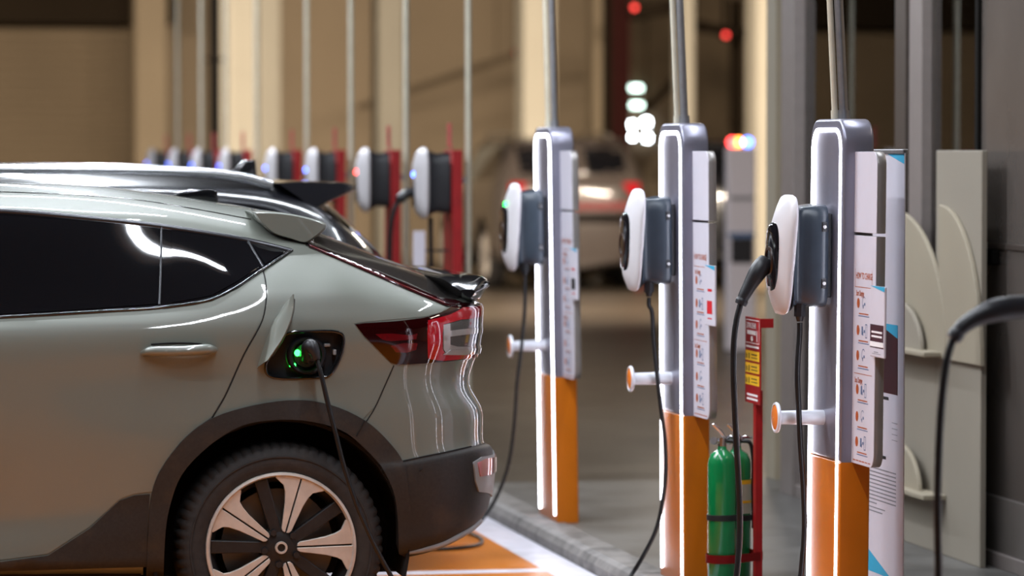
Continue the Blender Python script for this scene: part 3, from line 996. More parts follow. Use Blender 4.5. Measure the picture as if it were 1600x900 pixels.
# doors and quarter panel, proud skins with open gaps between them
DOOR = [(-330, 506), (0, 499), (150, 490), (262, 483), (330, 472), (372, 452), (410, 424), (413, 442), (413.5, 470), (409, 495), (401, 514), (378, 556), (349, 620), (330, 652), (292, 682), (252, 733), (238, 768), (210, 771), (187, 779), (140, 823), (75, 865), (0, 875), (-330, 884)]
patch(L1, 'rear_door', DOOR, 0.0022, 'paint_sage', car, 9)
patch(L1, 'front_door', [(-336, 506), (-336, 884), (-560, 880), (-620, 700), (-640, 560)], 0.0022, 'paint_sage', car, 14)
QUARTER = [(416.5, 424), (455, 397), (482, 388), (530, 407), (590, 433), (640, 455), (698, 481), (690, 488), (664, 495), (570, 503), (553, 506), (569, 528), (594, 553), (614, 571), (598, 606), (585, 636), (566, 655), (514, 633), (465, 626), (402, 633), (335, 652), (353, 620), (382, 557), (405, 515), (413, 497), (417.5, 470), (417, 442)]
patch(L1, 'quarter_panel', QUARTER, 0.0022, 'paint_sage', car, 7, holes=[PORT], twin=False)
seam(L1, 'door_gap', [(411, 421), (415.2, 442), (415.7, 470), (411, 497), (403, 515), (380, 556.5), (351, 620), (331.5, 653)], 0.0028, 'well_black', car, -0.001)
seam(L1, 'bumper_gap', [(615.5, 571), (600, 606), (586, 637), (570, 662), (558, 682)], 0.002, 'well_black', car, 0.0)
seam(L1, 'bumper_edge', [(628, 721), (660, 714), (700, 706), (735, 698)], 0.003, 'well_black', car, 0.003)

# glass
GLASS = [(-330, 331), (-200, 326), (0, 329), (150, 341), (252, 352), (387, 374.5), (420, 383), (455, 393), (413, 420.5), (372, 448), (330, 469), (264, 480), (150, 488), (0, 497), (-330, 508)]
trim = patch(L1, 'window_surround', GLASS, 0.003, 'privacy_glass', car, 9)
patch(L1, 'side_window', [(-330, 342), (-200, 333), (0, 338), (150, 349), (247, 358), (247, 475.5), (150, 483), (0, 492), (-330, 503)], 0.0055, 'privacy_glass', car, 9)
patch(L1, 'side_window', [(268, 360), (340, 370), (384, 379), (406, 417), (372, 440), (330, 463), (268, 474)], 0.0055, 'privacy_glass', car, 7)
patch(L1, 'side_window', [(391, 381), (446, 394), (414, 414)], 0.0055, 'privacy_glass', car, 5)
seam(L1, 'window_post', [(252, 354), (251.5, 400), (250.5, 440), (249, 477)], [0.004, .004, .0045, .0045], 'trim_grey', car, 0.004)
seam(L1, 'window_divider', [(386, 376), (399, 398), (411, 418)], 0.005, 'trim_grey', car, 0.003)
seam(L1, 'upper_trim', [(-330, 331), (-200, 326.5), (0, 330), (150, 342.5), (252, 354), (340, 367.5), (387, 376), (455, 393)], 0.011, 'trim_grey', car, 0.0)
seam(L1, 'lower_trim', [(456, 392), (414, 420), (372, 448), (330, 468.5), (264, 480), (150, 488), (0, 496.5), (-330, 508)], 0.0065, 'belt_black', car, 0.003)
seam(L1, 'roof_joint', [(-250, 296), (0, 300), (120, 305), (210, 312), (300, 326), (392, 343)], 0.003, 'gloss_black', car, 0.0)

# cladding round the wheel arch and along the sill
def ring_pts(rows):
    return rows
outer = [(228, 900), (232, 820), (237, 770), (250, 735), (290, 683), (332, 653), (402, 632), (465, 625), (514, 632), (570, 657), (605, 688), (629, 722), (638, 770), (641, 830), (634, 866)]
inner = [(622, 861), (620, 802), (614, 767), (597, 732), (569, 700), (535, 673), (482, 658), (430, 656), (377, 665), (325, 697), (283, 742), (264, 795), (258, 835), (255, 900)]
O_ = [tuple(p) for p in spline(outer, 4)]
I_ = [tuple(p) for p in spline(inner, 4)]
patch(L1, 'wheel_arch_trim', O_ + I_, 0.014, 'cladding', car, 7, skirt=0.045)
patch(L1, 'sill_cladding', [(-330, 888), (0, 878), (75, 868), (140, 826), (187, 782), (210, 774), (234, 772), (231, 820), (229, 884), (0, 890), (-330, 892)], 0.008, 'cladding', car, 9, skirt=0.02)
seam(L1, 'arch_seam', [(569, 656), (563, 668), (556, 681)], 0.002, 'well_black', car, 0.015)
# inner wheel housings and underside, dark
org = Vector(car.location)
for h in (HUBP, HUBF):
    for sg in (-1, 1):
        y0, y1 = sg * (HALF - 0.03), sg * (HALF - 0.50)
        hx = h.x - org.x
        P = [(hx + 0.447 * math.cos(a), h.z + 0.447 * math.sin(a)) for a in [math.pi * k / 24 * 1.16 - 0.25 for k in range(25)]]
        Q = [(hx + 0.46 * math.cos(a), h.z + 0.46 * math.sin(a)) for a in [math.pi * k / 24 * 1.16 - 0.25 for k in range(25)]]
        MB().prism(P + Q[::-1], 'y', y0, y1).prism(P, 'y', y1, y1 + 0.01 * sg).build('wheel_housing', 'well_black', car)
MB().box(HUBP.x - 2.22 - org.x, HUBP.x - 0.49 - org.x, -HALF + .1, HALF - .1, .17, .34).box(HUBF.x - .8 - org.x, HUBP.x + .5 - org.x, -HALF + .55, HALF - .55, .22, .4).build('underbody', 'well_black', car)
for h in (HUBP, HUBF):
    build_wheel((h.x, YS + 0.025, h.z), 1, car, org=org)
    build_wheel((h.x, YS + 2 * HALF - 0.025, h.z), -1, car, org=org)

# door handle
a = L1.cam(278, 548)
hb = MB()
hp = []
for px, py, o, r in ((222, 552, .006, .010), (232, 548.5, .024, .0165), (250, 547.5, .034, .018), (280, 547, .038, .018), (305, 545.5, .036, .019), (325, 544.5, .026, .018), (336, 546, .008, .011)):
    q, n_ = L1.cam(px, py)
    hp.append((*(q + n_ * o - org), r))
hp = spline(hp, 5)
hb.tube([p[:3] for p in hp], [p[3] for p in hp], 14)
hob = hb.build('door_handle', 'paint_sage', car, smooth=60)
patch(L1, 'handle_cup', smooth_poly([(240, 560), (262, 556), (300, 556), (312, 559), (300, 570), (285, 573), (262, 572)], 4), 0.0032, 'paint_sage', car, 4, skirt=0.003)
seam(L1, 'handle_gap', [(236, 538), (260, 536.5), (290, 536), (316, 537.5)], 0.003, 'well_black', car, 0.003)  # thin black line above the handle

# charge port: recessed tray, socket, open flap
def port_cast(depth):
    def f(px, py):
        q, n_ = L1.cam(px, py)
        return q - Vector((0, -1, 0)) * depth, Vector((0, -1, 0))
    return f
V, F = fill2d(PORT, 6)
tray = lift('charge_port', V, F, port_cast(0.055), 0.0, 'plug_black', car, 0)
w = [L1.cam(*p)[0] - org for p in PORT]
MB().rings([[p + Vector((0, -.004, 0)) for p in w], [p + Vector((0, .058, 0)) for p in w]], False, False).build('port_wall', 'plug_black', tray, smooth=40)
MB().tube([p + Vector((0, -.002, 0)) for p in w] + [w[0] + Vector((0, -.002, 0))], 0.0055, 8).build('port_rim', 'gloss_black', tray, smooth=50)
pc = L1.cam(480, 556)[0] - org
MB().lathe([(0.068, 0.05), (0.07, 0.012), (0.062, 0.004), (0.054, 0.008), (0.050, 0.05)], pc, 'y', 40).build('socket_ring', 'plug_black', tray, smooth=50)
MB().lathe([(0.001, 0.03), (0.042, 0.03), (0.044, 0.05)], pc, 'y', 30).build('socket_face', 'plug_black', tray, smooth=40)
for (qx, qy, rr) in ((466, 552, .011), (454, 564, .0065), (475, 545, .008), (462, 571, .004), (455, 571, .004)):
    g = L1.cam(qx, qy)[0] - org
    MB().sphere((g.x, g.y + 0.022, g.z), rr, 12, (1.0, .5, 1.7 if rr < .007 else 1.1)).build('charge_light', 'green_glow', tray, smooth=60)
g = L1.cam(513, 540)[0] - org
MB().box(g.x - .012, g.x + .012, g.y + .03, g.y + .055, g.z - .006, g.z + .006, .003).box(g.x + .02, g.x + .032, g.y + .02, g.y + .055, g.z - .035, g.z - .015, .003).build('port_latch', 'bumper_grey', tray)
# flap, hinged on the front edge and swung open towards the camera
def flap_pt(px, py, o):
    q, n_ = L1.cam(px, py)
    return q + Vector((0, -1, 0)) * o - org
def free_pt(px, py, o):
    return atY(px, py, YS - o) - org
# free edge stands off towards the camera, hinge edge lies on the body
A2 = [free_pt(*p) for p in spline([(457.5, 460, .070), (457, 486, .085), (445, 521, .088), (418, 563, .075)], 5)]
B_ = [flap_pt(px, py, .006) for px, py in spline([(441, 481), (427, 503), (413, 538), (401, 575)], 5)]
fl = MB()
rr = []
for k in range(len(A2)):
    a_, b_ = A2[k], B_[k]
    row_ = []
    for t in np.linspace(0, 1, 7):
        p = a_.lerp(b_, t) + Vector((-0.004 * math.sin(math.pi * t), -0.006 * math.sin(math.pi * t), 0))
        row_.append(p)
    rr.append(row_)
th = Vector((0.005, 0.004, 0))
fl.rings([[*r, *[p + th for p in reversed(r)]] for r in rr])
flap = fl.build('port_flap', 'paint_sage', car, smooth=40)
MB().tube([A2[k].lerp(B_[k], .12) + th * 1.6 for k in range(1, len(A2) - 1)], 0.006, 8).build('flap_seal', 'plug_black', flap, smooth=50)

# tail lamp wrapping round the corner
AX = Axis(L1, 690, 0.46)
TL = [(555, 507), (570, 505), (620, 502), (662, 497), (686, 490), (703, 481), (706, 473), (720, 474), (738, 476, 50), (738, 476, 86), (747, 556, 86), (747, 557, 50), (735, 560), (715, 562), (680, 566), (640, 569), (620, 569.5), (610, 566), (595, 551), (570, 526)]
lamp = wrap_patch(AX, 'tail_lamp', TL, 0.004, 'lamp_dark_red', car, skirt=0.012)
wrap_patch(AX, 'red_frame', [(668, 501), (700, 493), (722, 482), (738, 478, 50), (738, 478, 84), (747, 492, 84), (738, 492, 50), (718, 500), (692, 507), (690, 520), (690, 545), (694, 552), (720, 553), (738, 550, 50), (738, 549, 84), (747, 556, 84), (738, 557, 50), (720, 560), (690, 563), (680, 562), (668, 560), (667, 520)], 0.007, 'lamp_red', lamp, 0.010, 0.004)
wrap_patch(AX, 'clear_lens', [(692, 508), (718, 501), (738, 493, 50), (738, 493, 84), (747, 549, 84), (738, 549, 50), (720, 552), (695, 551), (691, 545), (691, 520)], 0.006, 'lamp_grey', lamp, 0.010, 0.003)
wrap_patch(AX, 'light_guide', [(691, 508), (701, 506), (701, 517), (715, 515), (730, 513), (738, 511, 46), (738, 521, 46), (730, 522), (715, 524), (701, 526), (701, 538), (712, 541), (728, 541), (738, 540, 46), (738, 549, 46), (720, 551), (695, 551), (691, 545)], 0.009, 'lamp_clear', lamp, 0.008, 0.004)
wrap_patch(AX, 'inner_reflector', [(586, 522), (612, 521), (640, 524), (652, 521), (650, 530), (610, 533), (598, 531)], 0.0048, 'lamp_deep', lamp, 0.010, 0.001)
wrap_patch(AX, 'inner_reflector', [(610, 540), (630, 536), (652, 536), (650, 546), (635, 551), (618, 550)], 0.0048, 'lamp_deep', lamp, 0.010, 0.001)
wrap_patch(AX, 'lamp_bulge', [(690, 553), (715, 553), (735, 551, 40), (738, 549, 84), (738, 541, 84), (735, 542, 40), (715, 545), (700, 546)], 0.013, 'lamp_clear', lamp, 0.008, 0.01)
# red strip climbing the edge of the rear window
patch(L1, 'light_strip', [(480, 381), (530, 401), (590, 426), (640, 448), (690, 468), (712, 470), (722, 474), (700, 480), (690, 477), (640, 456), (590, 434), (530, 408), (483, 388)], 0.005, 'lamp_dark_red', car, 5, skirt=0.01)
seam(L1, 'strip_line', [(484, 385), (530, 405), (590, 430.5), (640, 452.5), (695, 475)], 0.003, 'lamp_deep', car, 0.0045)

# bumper corner: reflector in a grey surround, lower skid edge
AXB = Axis(L1, 690, 0.5)
sur = wrap_patch(AXB, 'reflector_surround', [(737, 722), (750, 714), (760, 710, 45), (760, 708, 84), (757, 770, 84), (752, 775, 42), (745, 768), (740, 752)], 0.010, 'bumper_grey', car, 0.012, 0.008)
wrap_patch(AXB, 'reflector', [(742, 723), (753, 717), (760, 714, 45), (760, 713, 82), (757, 733, 82), (753, 736, 42), (746, 744)], 0.014, 'reflector_pink', sur, 0.010, 0.006)
w = atY(750, 757, YS + .17) - org
MB().cyl((w.x - .02, w.y - .01, w.z), (w.x + .006, w.y - .03, w.z), .009, n=14).build('tow_cap', 'well_black', sur, smooth=40)
seam(L1, 'bumper_lip', [(628, 864), (660, 857), (690, 848), (715, 836), (735, 824), (748, 813)], [0.006, .012, .014, .014, .014, .012], 'bumper_grey', car, 0.004)
seam(L1, 'parking_sensor', [(657, 733), (657.6, 733.6)], 0.008, 'well_black', car, 0.004, n=14)

# spoilers
def wing(name, poly, d, ds, m, shift=None):
    """side outline (pixels at depth d) carried across the car; ds = [(depth, scale about the anchor)]"""
    P = [atY(px, py, YS + d) - org for px, py in poly]
    c = sum(P, Vector()) / len(P)
    c = P[0].lerp(c, .6) if shift is None else atY(shift[0], shift[1], YS + d) - org
    rings = []
    for dep, k in ds + [(2 * HALF - a_, b_) for a_, b_ in reversed(ds)]:
        rings.append([Vector((c.x + (p.x - c.x) * k, YS + dep - org.y, c.z + (p.z - c.z) * k)) for p in P])
    o = MB().rings(rings).build(name, m, car, smooth=45)
    return o
wing('roof_spoiler', [tuple(p) for p in spline([(393, 330), (430, 331), (470, 337), (509, 349), (510, 353), (508, 359), (492, 372), (478, 380), (455, 374), (425, 364), (402, 344)], 3)], 0.30, [(0.262, .90), (0.272, .97), (0.30, 1.0), (0.42, 1.0), (0.6, 1.0)], 'paint_sage', (440, 356))
seam(L1, 'spoiler_gap', [(394, 328), (404, 346), (425, 366), (452, 376), (476, 381)], 0.003, 'well_black', car, 0.003)
wing('tail_spoiler', [tuple(p) for p in spline([(686, 434), (700, 429.5), (730, 429), (752, 431), (761, 437), (763, 441), (757, 449), (741, 469), (724, 468), (708, 458)], 3)], 0.36, [(0.15, .30), (0.20, .62), (0.27, .92), (0.36, 1.0), (0.5, 1.0), (0.7, 1.0)], 'gloss_black', (712, 458))
c = atY(762, 441, YS + .36) - org
MB().tube([Vector((c.x - .004 - (0.05 if abs(t) > .8 else 0), t * 0.60, c.z - .002)) for t in np.linspace(-1, 1, 31)], .007, 8).build('spoiler_edge', 'chrome', car, smooth=60)
# shark fin on the roof
P = [atY(px, py, YS + HALF) - org for px, py in [(262, 308), (280, 300), (300, 296), (333, 296), (339, 300), (341, 319), (300, 314)]]
MB().prism([(p.x, p.z) for p in P], 'y', -.022, .022, .008, 3).build('roof_antenna', 'gloss_black', car, smooth=50)

# ------------------------------------------------------------------ upright SUV used for the black neighbour and the cars far behind
def build_suv(paint, label, name, loc=None, rz=0.0):
    Y2 = YS + 2.42
    P2 = [-900, -650, -350, -250, 0, 200, 330, 430, 500]
    def r2(ys, ds, tail):
        yx, yv = zip(*ys); dx, dv = zip(*ds)
        pts = [(p, float(np.interp(p, yx, yv)), float(np.interp(p, dx, dv))) for p in P2]
        n0 = pts[0]
        return [(-930, n0[1] + 4, .92), (-928, n0[1] + 3, .5), (-915, n0[1] + 1, n0[2] + .08)] + pts + tail
    rows = [
        r2([(-900, 800), (500, 792)], [(-900, .3), (500, .3)], [(570, 790, .3), (620, 785, .34), (640, 780, .45), (645, 778, .7), (635, 777, .92)]),
        r2([(-900, 780), (500, 772)], [(-900, .1), (-650, .03), (500, .03)], [(580, 770, .03), (640, 765, .1), (663, 760, .3), (660, 758, .6), (640, 758, .92)]),
        r2([(-900, 660), (500, 650)], [(-900, .08), (-650, 0), (500, 0)], [(580, 650, .01), (635, 648, .08), (662, 645, .28), (660, 645, .6), (640, 645, .92)]),
        r2([(-900, 560), (500, 530)], [(-900, .08), (-650, .0), (500, .0)], [(575, 530, .02), (625, 530, .1), (650, 530, .3), (648, 530, .6), (630, 530, .92)]),
        r2([(-900, 545), (-650, 505), (0, 470), (500, 455)], [(-900, .12), (-650, .05), (500, .05)], [(560, 458, .06), (605, 462, .12), (632, 462, .3), (632, 462, .6), (618, 462, .92)]),
        r2([(-900, 535), (-650, 495), (-350, 440), (-250, 312), (0, 297), (200, 299), (330, 306), (430, 320), (500, 342)], [(-900, .18), (-650, .14), (-250, .25), (500, .22)], [(545, 372, .2), (580, 402, .22), (607, 425, .34), (608, 428, .6), (600, 430, .92)]),
        r2([(-900, 530), (-650, 488), (-350, 425), (-250, 300), (0, 285), (200, 287), (330, 292), (430, 303), (500, 326)], [(-900, .28), (-650, .25), (-250, .33), (500, .3)], [(545, 360, .27), (580, 390, .3), (602, 412, .4), (604, 416, .6), (597, 420, .92)]),
        r2([(-900, 522), (-650, 480), (-350, 412), (-250, 288), (0, 272), (200, 273), (330, 277), (430, 286), (500, 314)], [(-900, .6), (500, .6)], [(545, 350, .6), (575, 378, .6), (595, 400, .62), (600, 408, .7), (595, 412, .92)]),
        r2([(-900, 520), (-650, 478), (-350, 410), (-250, 286), (0, 270), (200, 271), (330, 275), (430, 284), (500, 312)], [(-900, .92), (500, .92)], [(545, 349, .92), (574, 377, .92), (592, 398, .92), (597, 406, .92), (595, 411, .92)]),
    ]
    l = Loft(Y2, .92, rows, 6, 5)
    hz = 0.36
    hub = atY(318, 700, Y2); hub.z = hz
    hubf = Vector((hub.x - 2.7, hub.y, hz))
    root = thing(name, label, 'car', (hub.x, Y2 + .92, 0))
    org = Vector(root.location)
    arch_ = lambda c: any(math.hypot(c.x - h.x, c.z - h.z) < .42 for h in (hub, hubf)) and abs(c.y - Y2 - .92) > .55
    l.part('body_shell', lambda i, j, c: True, paint, root, drop=arch_)
    patch(l, 'side_window', [(-240, 320), (0, 307), (200, 309), (330, 316), (425, 329), (470, 352), (440, 440), (330, 455), (0, 462), (-330, 470)], 0.004, 'privacy_glass', root, 14)
    q = atY(560, 380, Y2 + .5)
    seam(l, 'window_trim', [(-240, 318), (0, 305), (200, 307), (330, 314), (430, 328), (478, 352)], .008, 'trim_grey', root, .003)
    # rear window and lamps on the tail
    z0, z1 = atY(590, 418, Y2 + .92).z, atY(510, 322, Y2 + .92).z
    vs = []
    for yv in np.linspace(-.62, .62, 9):
        col_ = []
        for zv in np.linspace(z0, z1, 7):
            h = l.at(l.bvh.ray_cast(Vector((hub.x + 3, Y2 + .92 - abs(yv), zv)), Vector((-1, 0, 0))))
            n_ = h[1].copy() if h else Vector((1, 0, 0))
            p = (h[0] if h else Vector((hub.x + .5, 0, zv))) + n_ * .004
            col_.append(Vector((p.x, Y2 + .92 + yv, p.z)) - org)
        vs.append(col_)
    t = bmesh.new()
    g = [[t.verts.new(p) for p in c_] for c_ in vs]
    for a_, b_ in zip(g, g[1:]):
        for k in range(6):
            t.faces.new((a_[k], b_[k], b_[k + 1], a_[k + 1]))
    MB().join(t).build('rear_window', 'privacy_glass', root, smooth=60)
    for sg in (-1, 1):
        zl = atY(640, 500, Y2).z
        h = l.at(l.bvh.ray_cast(Vector((hub.x + 3, Y2 + .92 - .66, zl)), Vector((-1, 0, 0))))
        p = h[0] - org
        MB().box(p.x - .16, p.x + .012, min(sg * .56, sg * .76), max(sg * .56, sg * .76), p.z - .10, p.z + .1, .02).build('tail_lamp', 'lamp_red', root)
    MB().box(.55, .92, -.78, .78, .34, .52, .05, 3).build('rear_bumper', 'cladding', root)
    P_ = [atY(px, py, Y2 + .40) - org for px, py in [(428, 285), (470, 283), (538, 285), (556, 291), (553, 297), (520, 313), (487, 329), (465, 310)]]
    c = atY(450, 296, Y2 + .4) - org
    MB().rings([[Vector((c.x + (p.x - c.x) * k, y_, c.z + (p.z - c.z) * k)) for p in P_] for y_, k in ((-.62, .9), (-.55, 1), (0, 1), (.55, 1), (.62, .9))]).build('roof_spoiler', paint, root, smooth=40)
    for sg in (-1, 1):
        rp = [atY(px, py, Y2 + .34) - org for px, py in [(-240, 284), (-200, 268), (-100, 265), (0, 264.5), (150, 265), (250, 267), (330, 271), (385, 279), (425, 290)]]
        rp = spline([tuple(p) for p in rp], 6)
        MB().tube([(p[0], p[1] if sg < 0 else -p[1], p[2]) for p in rp], .022, 12).build('roof_rail', 'satin_rail', root, smooth=60)
    P_ = [atY(px, py, Y2 + .92) - org for px, py in [(352, 277), (366, 262), (380, 250), (398, 250), (400, 270), (401, 282)]]
    MB().prism([(p.x, p.z) for p in P_], 'y', -.02, .02, .007, 2).build('roof_antenna', 'gloss_black', root, smooth=50)
    for h in (hub, hubf):
        for sg in (-1, 1):
            c = Vector((h.x - org.x, sg * (-.92 + .03), hz))
            tw = MB().lathe([(.25, .01 * sg), (.28, 0), (.33, .004 * sg), (.355, .03 * sg), (.36, .1 * sg), (.355, .2 * sg), (.25, .22 * sg)], c, 'y', 48).build('wheel', 'tyre', root, smooth=40)
            mbw = MB().lathe([(.255, .012 * sg), (.24, .02 * sg), (.05, .03 * sg), (.001, .03 * sg)], c, 'y', 30)
            for k in range(5):
                an = k * 2 * math.pi / 5
                mbw.prism([(c.x + x * math.cos(an) - y * math.sin(an), c.z + x * math.sin(an) + y * math.cos(an)) for x, y in ((0, -.03), (.245, -.045), (.245, .045), (0, .03))], 'y', c.y + .005 * sg, c.y + .03 * sg)
            mbw.build('rim', 'wheel_silver', tw)
    MB().box(-3.2, .75, -.62, .62, .2, .45).build('underbody', 'well_black', root)
    if loc is not None:
        root.location = loc
    root.rotation_euler = (0, 0, rz)
    return root
black_car = build_suv('paint_black', 'glossy black car with silver roof rails parked behind the green-grey car', 'car')
pc_ = build_suv('paint_pale', 'pale blurred car in the far hall seen end-on, beside the farthest lit post', 'car', (X_at(797, 52), 48.5, 0), math.radians(-90))
pc_.scale = (1.17, 1.1, 1.17)
pc_ = build_suv('paint_black', 'dark blurred car in the far hall seen end-on, behind the white post with the beacon', 'car', (X_at(1064, 53), 49.5, 0), math.radians(-90))
pc_.scale = (1.15, 1.1, 1.15)
# ------------------------------------------------------------------ lit charging posts
XF = 3.345                       # plane of the post fronts
PW, PD, PH = 0.43, 0.105, 1.804  # width along the row, depth, height above the island
def rrect(hw, z0, z1, r, n=8, bottom=False):
    """(y, z) outline with rounded top corners"""
    P = [(hw, z0), (hw, z1 - r)]
    P = [(hw, z0)] + [(hw - r + r * math.cos(a), z1 - r + r * math.sin(a)) for a in [math.pi / 2 * k / n for k in range(n + 1)]]
    P += [(-hw + r - r * math.sin(a), z1 - r + r * math.cos(a)) for a in [math.pi / 2 * k / n for k in range(n + 1)]] + [(-hw, z0)]
    return P
def sup(hw, hh, zc, x, n=40, e=4.0, yc=0.0, taper=0.0):
    out = []
    for k in range(n):
        a = 2 * math.pi * k / n
        ca, sa = math.cos(a), math.sin(a)
        y = math.copysign(abs(ca) ** (2 / e), ca) * hw
        z = math.copysign(abs(sa) ** (2 / e), sa) * hh
        y *= 1 + taper * z / hh
        out.append(Vector((x, yc + y, zc + z)))
    return out
def printed(name, parent, m, items, x, y0, z0):
    """flat print on a face looking towards -x: rectangles and polygons in (right, up) metres from (y0, z0)"""
    t = bmesh.new()
    for it in items:
        if isinstance(it, str):
            continue
        P = it if isinstance(it[0], (tuple, list)) else [(it[0], it[1]), (it[2], it[1]), (it[2], it[3]), (it[0], it[3])]
        vs = [t.verts.new((x, y0 - p[0], z0 + p[1])) for p in P]
        f = t.faces.new(vs)
        if f.normal.x > 0: f.normal_flip()
    bmesh.ops.recalc_face_normals(t, faces=list(t.faces))
    for f in t.faces:
        f.normal_update()
        if f.normal.x > 0: f.normal_flip()
    o = MB().join(t).build(name, m, parent)
    o['kind'] = 'stuff' if len(items) > 3 else 'print'
    if o['kind'] == 'print': del o['kind']
    return o
def lettering(body, size, parent, m, x, y0, z0, wide=1.0):
    me = text_mesh(body, size)
    me.transform(Matrix(((0, 0, -1, x), (-wide, 0, 0, y0), (0, 1, 0, z0), (0, 0, 0, 1))))
    o = link('lettering', me, m, parent)
    o['kind'] = 'stuff'
    return o
def disc(cx, cz, r, n=14):
    return [(cx + r * math.cos(2 * math.pi * k / n), cz + r * math.sin(2 * math.pi * k / n)) for k in range(n)]
def circle_line(cx, cz, r, t, a0=0, a1=360, n=14):
    P = [(cx + r * math.cos(math.radians(a0 + (a1 - a0) * k / n)), cz + r * math.sin(math.radians(a0 + (a1 - a0) * k / n))) for k in range(n + 1)]
    Q = [(cx + (r - t) * math.cos(math.radians(a0 + (a1 - a0) * k / n)), cz + (r - t) * math.sin(math.radians(a0 + (a1 - a0) * k / n))) for k in range(n + 1)]
    return [[P[k], P[k + 1], Q[k + 1], Q[k]] for k in range(n)]

def build_post(px_edge, label, clabel, lean, status, flyer, cable, pole_tilt, gun=None, yc=None, gland_px=None):
    Yc = atX(px_edge, 450, XF).y + PW / 2 if yc is None else yc
    root = thing('charging_post', label, 'charging post', (XF, Yc, ISL), 0, 'lit grey and orange charging posts')
    Z = lambda wz: wz - ISL
    zo = Z(0.742)
    O = rrect(PW / 2, zo, PH, 0.085)
    MB().prism(O, 'x', 0, PD, 0.010, 3).build('post_body', 'post_grey', root, smooth=35)
    MB().prism([(PW / 2, 0), (PW / 2, zo), (-PW / 2, zo), (-PW / 2, 0)], 'x', 0.0004, PD - 0.0004, 0.009, 3).build('post_base', 'post_orange', root, smooth=35)
    # light line: inverted U let into the front
    ho, sw = 0.188, 0.017
    a = rrect(ho, 0.035, PH - 0.030, 0.075, 10)
    b = rrect(ho - sw, 0.035, PH - 0.030 - sw * 0.8, 0.058, 10)
    MB().prism(a + b[::-1], 'x', -0.003, 0.002).build('light_line', 'led_white', root)
    # wall charger
    zc = Z(1.4235)
    hs = MB().rings([sup(.104, .166, zc - .002, -.018, e=7), sup(.114, .171, zc - .002, -.022, e=7), sup(.1185, .173, zc - .002, -.034, e=6.5), sup(.1185, .173, zc - .002, -.050, e=6), sup(.115, .171, zc - .002, -.066, e=6), sup(.108, .168, zc - .002, -.082, e=6), sup(.099, .165, zc, -.098, e=6), sup(.093, .166, zc, -.112, e=5.5), sup(.095, .172, zc, -.122, e=5.5), sup(.104, .181, zc, -.130, e=5), sup(.111, .188, zc, -.136, e=5)])
    house = hs.build('charger_housing', 'charger_slate', root, smooth=50)
    MB().box(-.02, 0, -.08, .08, zc - .14, zc + .14, .003).build('mounting_plate', 'plug_black', house)
    for zz in (zc + .096, zc - .092):
        MB().box(-.046, -.026, -.1205, -.100, zz - .017, zz + .017, .004).build('screw_tab', 'plug_black', house)
        MB().cyl((-.036, -.119, zz), (-.036, -.1235, zz), .0062, n=12).build('screw', 'screw_steel', house, smooth=30)
    def shield(hw, hh, x, e, dz=0.0):          # cover section: leans forward and narrows towards the foot
        return [Vector((p.x + .055 * (p.z - zc), p.y * (1 + .10 * (p.z - zc) / .2), p.z)) for p in sup(hw, hh, zc + dz, x, e=e)]
    cov = MB().rings([shield(.108, .184, -.131, 5), shield(.116, .197, -.135, 4.6), shield(.119, .2015, -.141, 4.2), shield(.117, .199, -.149, 3.6), shield(.107, .187, -.158, 3.0), shield(.090, .165, -.170, 2.6, -.002), shield(.068, .138, -.181, 2.4, -.004), shield(.045, .108, -.188, 2.3, -.006), shield(.02, .06, -.191, 2, -.008)]).build('charger_cover', 'charger_white', root, smooth=50)
    wd = MB().rings([sup(.072, .122, zc - .012, -.168, e=2.8), sup(.070, .119, zc - .012, -.1865, e=2.7), sup(.060, .109, zc - .012, -.1925, e=2.6), sup(.04, .085, zc - .012, -.1955, e=2.4), sup(.015, .05, zc - .012, -.1965, e=2)]).build('charger_window', 'charger_glass', cov, smooth=50)
    MB().rings([sup(.050, .050, zc - .02, -.190, e=2.5), sup(.047, .047, zc - .02, -.199, e=2.5), sup(.036, .036, zc - .02, -.199, e=2.5), sup(.034, .034, zc - .02, -.188, e=2.5)], False, True).build('socket', 'dock_brown', cov, smooth=40)
    if status:
        MB().sphere((-.184, -.03, zc + .105), .013, 12, (.5, 1, 1)).build('status_light', status, cov, smooth=60)
    gl = MB().cyl((-.098, -.045, zc - .160), (-.098, -.045, zc - .205), .020, n=8).cyl((-.098, -.045, zc - .205), (-.098, -.045, zc - .222), .015, .010, n=16).build('cable_gland', 'plug_black', house, smooth=30)
    # holster hook
    zh = Z(0.877)
    hk = MB().lathe([(0.025, 0.0), (0.025, -0.05), (0.023, -0.155)], (0, 0, zh), 'x', 28)
    hk.lathe([(0.023, -.150), (0.030, -.156), (0.050, -.158), (0.052, -.163), (0.050, -.169), (0.044, -.170), (0.042, -.166), (0.001, -.166)], (0, 0, zh), 'x', 36)
    hook = hk.build('cable_hook', 'hook_white', root, smooth=40)
    MB().lathe([(0.0415, -.1655), (0.0405, -.169), (0.03, -.1725), (0.001, -.1735)], (0, 0, zh), 'x', 30).build('hook_reflector', 'reflector_orange', hook, smooth=50)
    # sign boards standing out from the near side
    yb = -PW / 2
    bw = 0.265
    def board(z0, z1, top, r=0.045):
        P = [(yb + .01, z0), (yb + .01, z1)]
        y1 = yb - bw
        if top:
            P += [(y1 + r - r * math.sin(t), z1 - r + r * math.cos(t)) for t in [math.pi / 2 * k / 7 for k in range(8)]] + [(y1, z0)]
        else:
            P += [(y1, z1)] + [(y1 + r - r * math.cos(t), z0 + r - r * math.sin(t)) for t in [math.pi / 2 * k / 7 for k in range(8)]]
        bd = MB().prism(P, 'x', .042, .072, .004, 2).build('sign_board', 'sign_edge', root, smooth=35)
        g = 0.002
        MB().prism(P, 'x', .0395, .0425, .0008, 1).build('sign_face', 'sign_white', bd)
        return bd
    b1 = board(Z(1.505), Z(1.77), True)
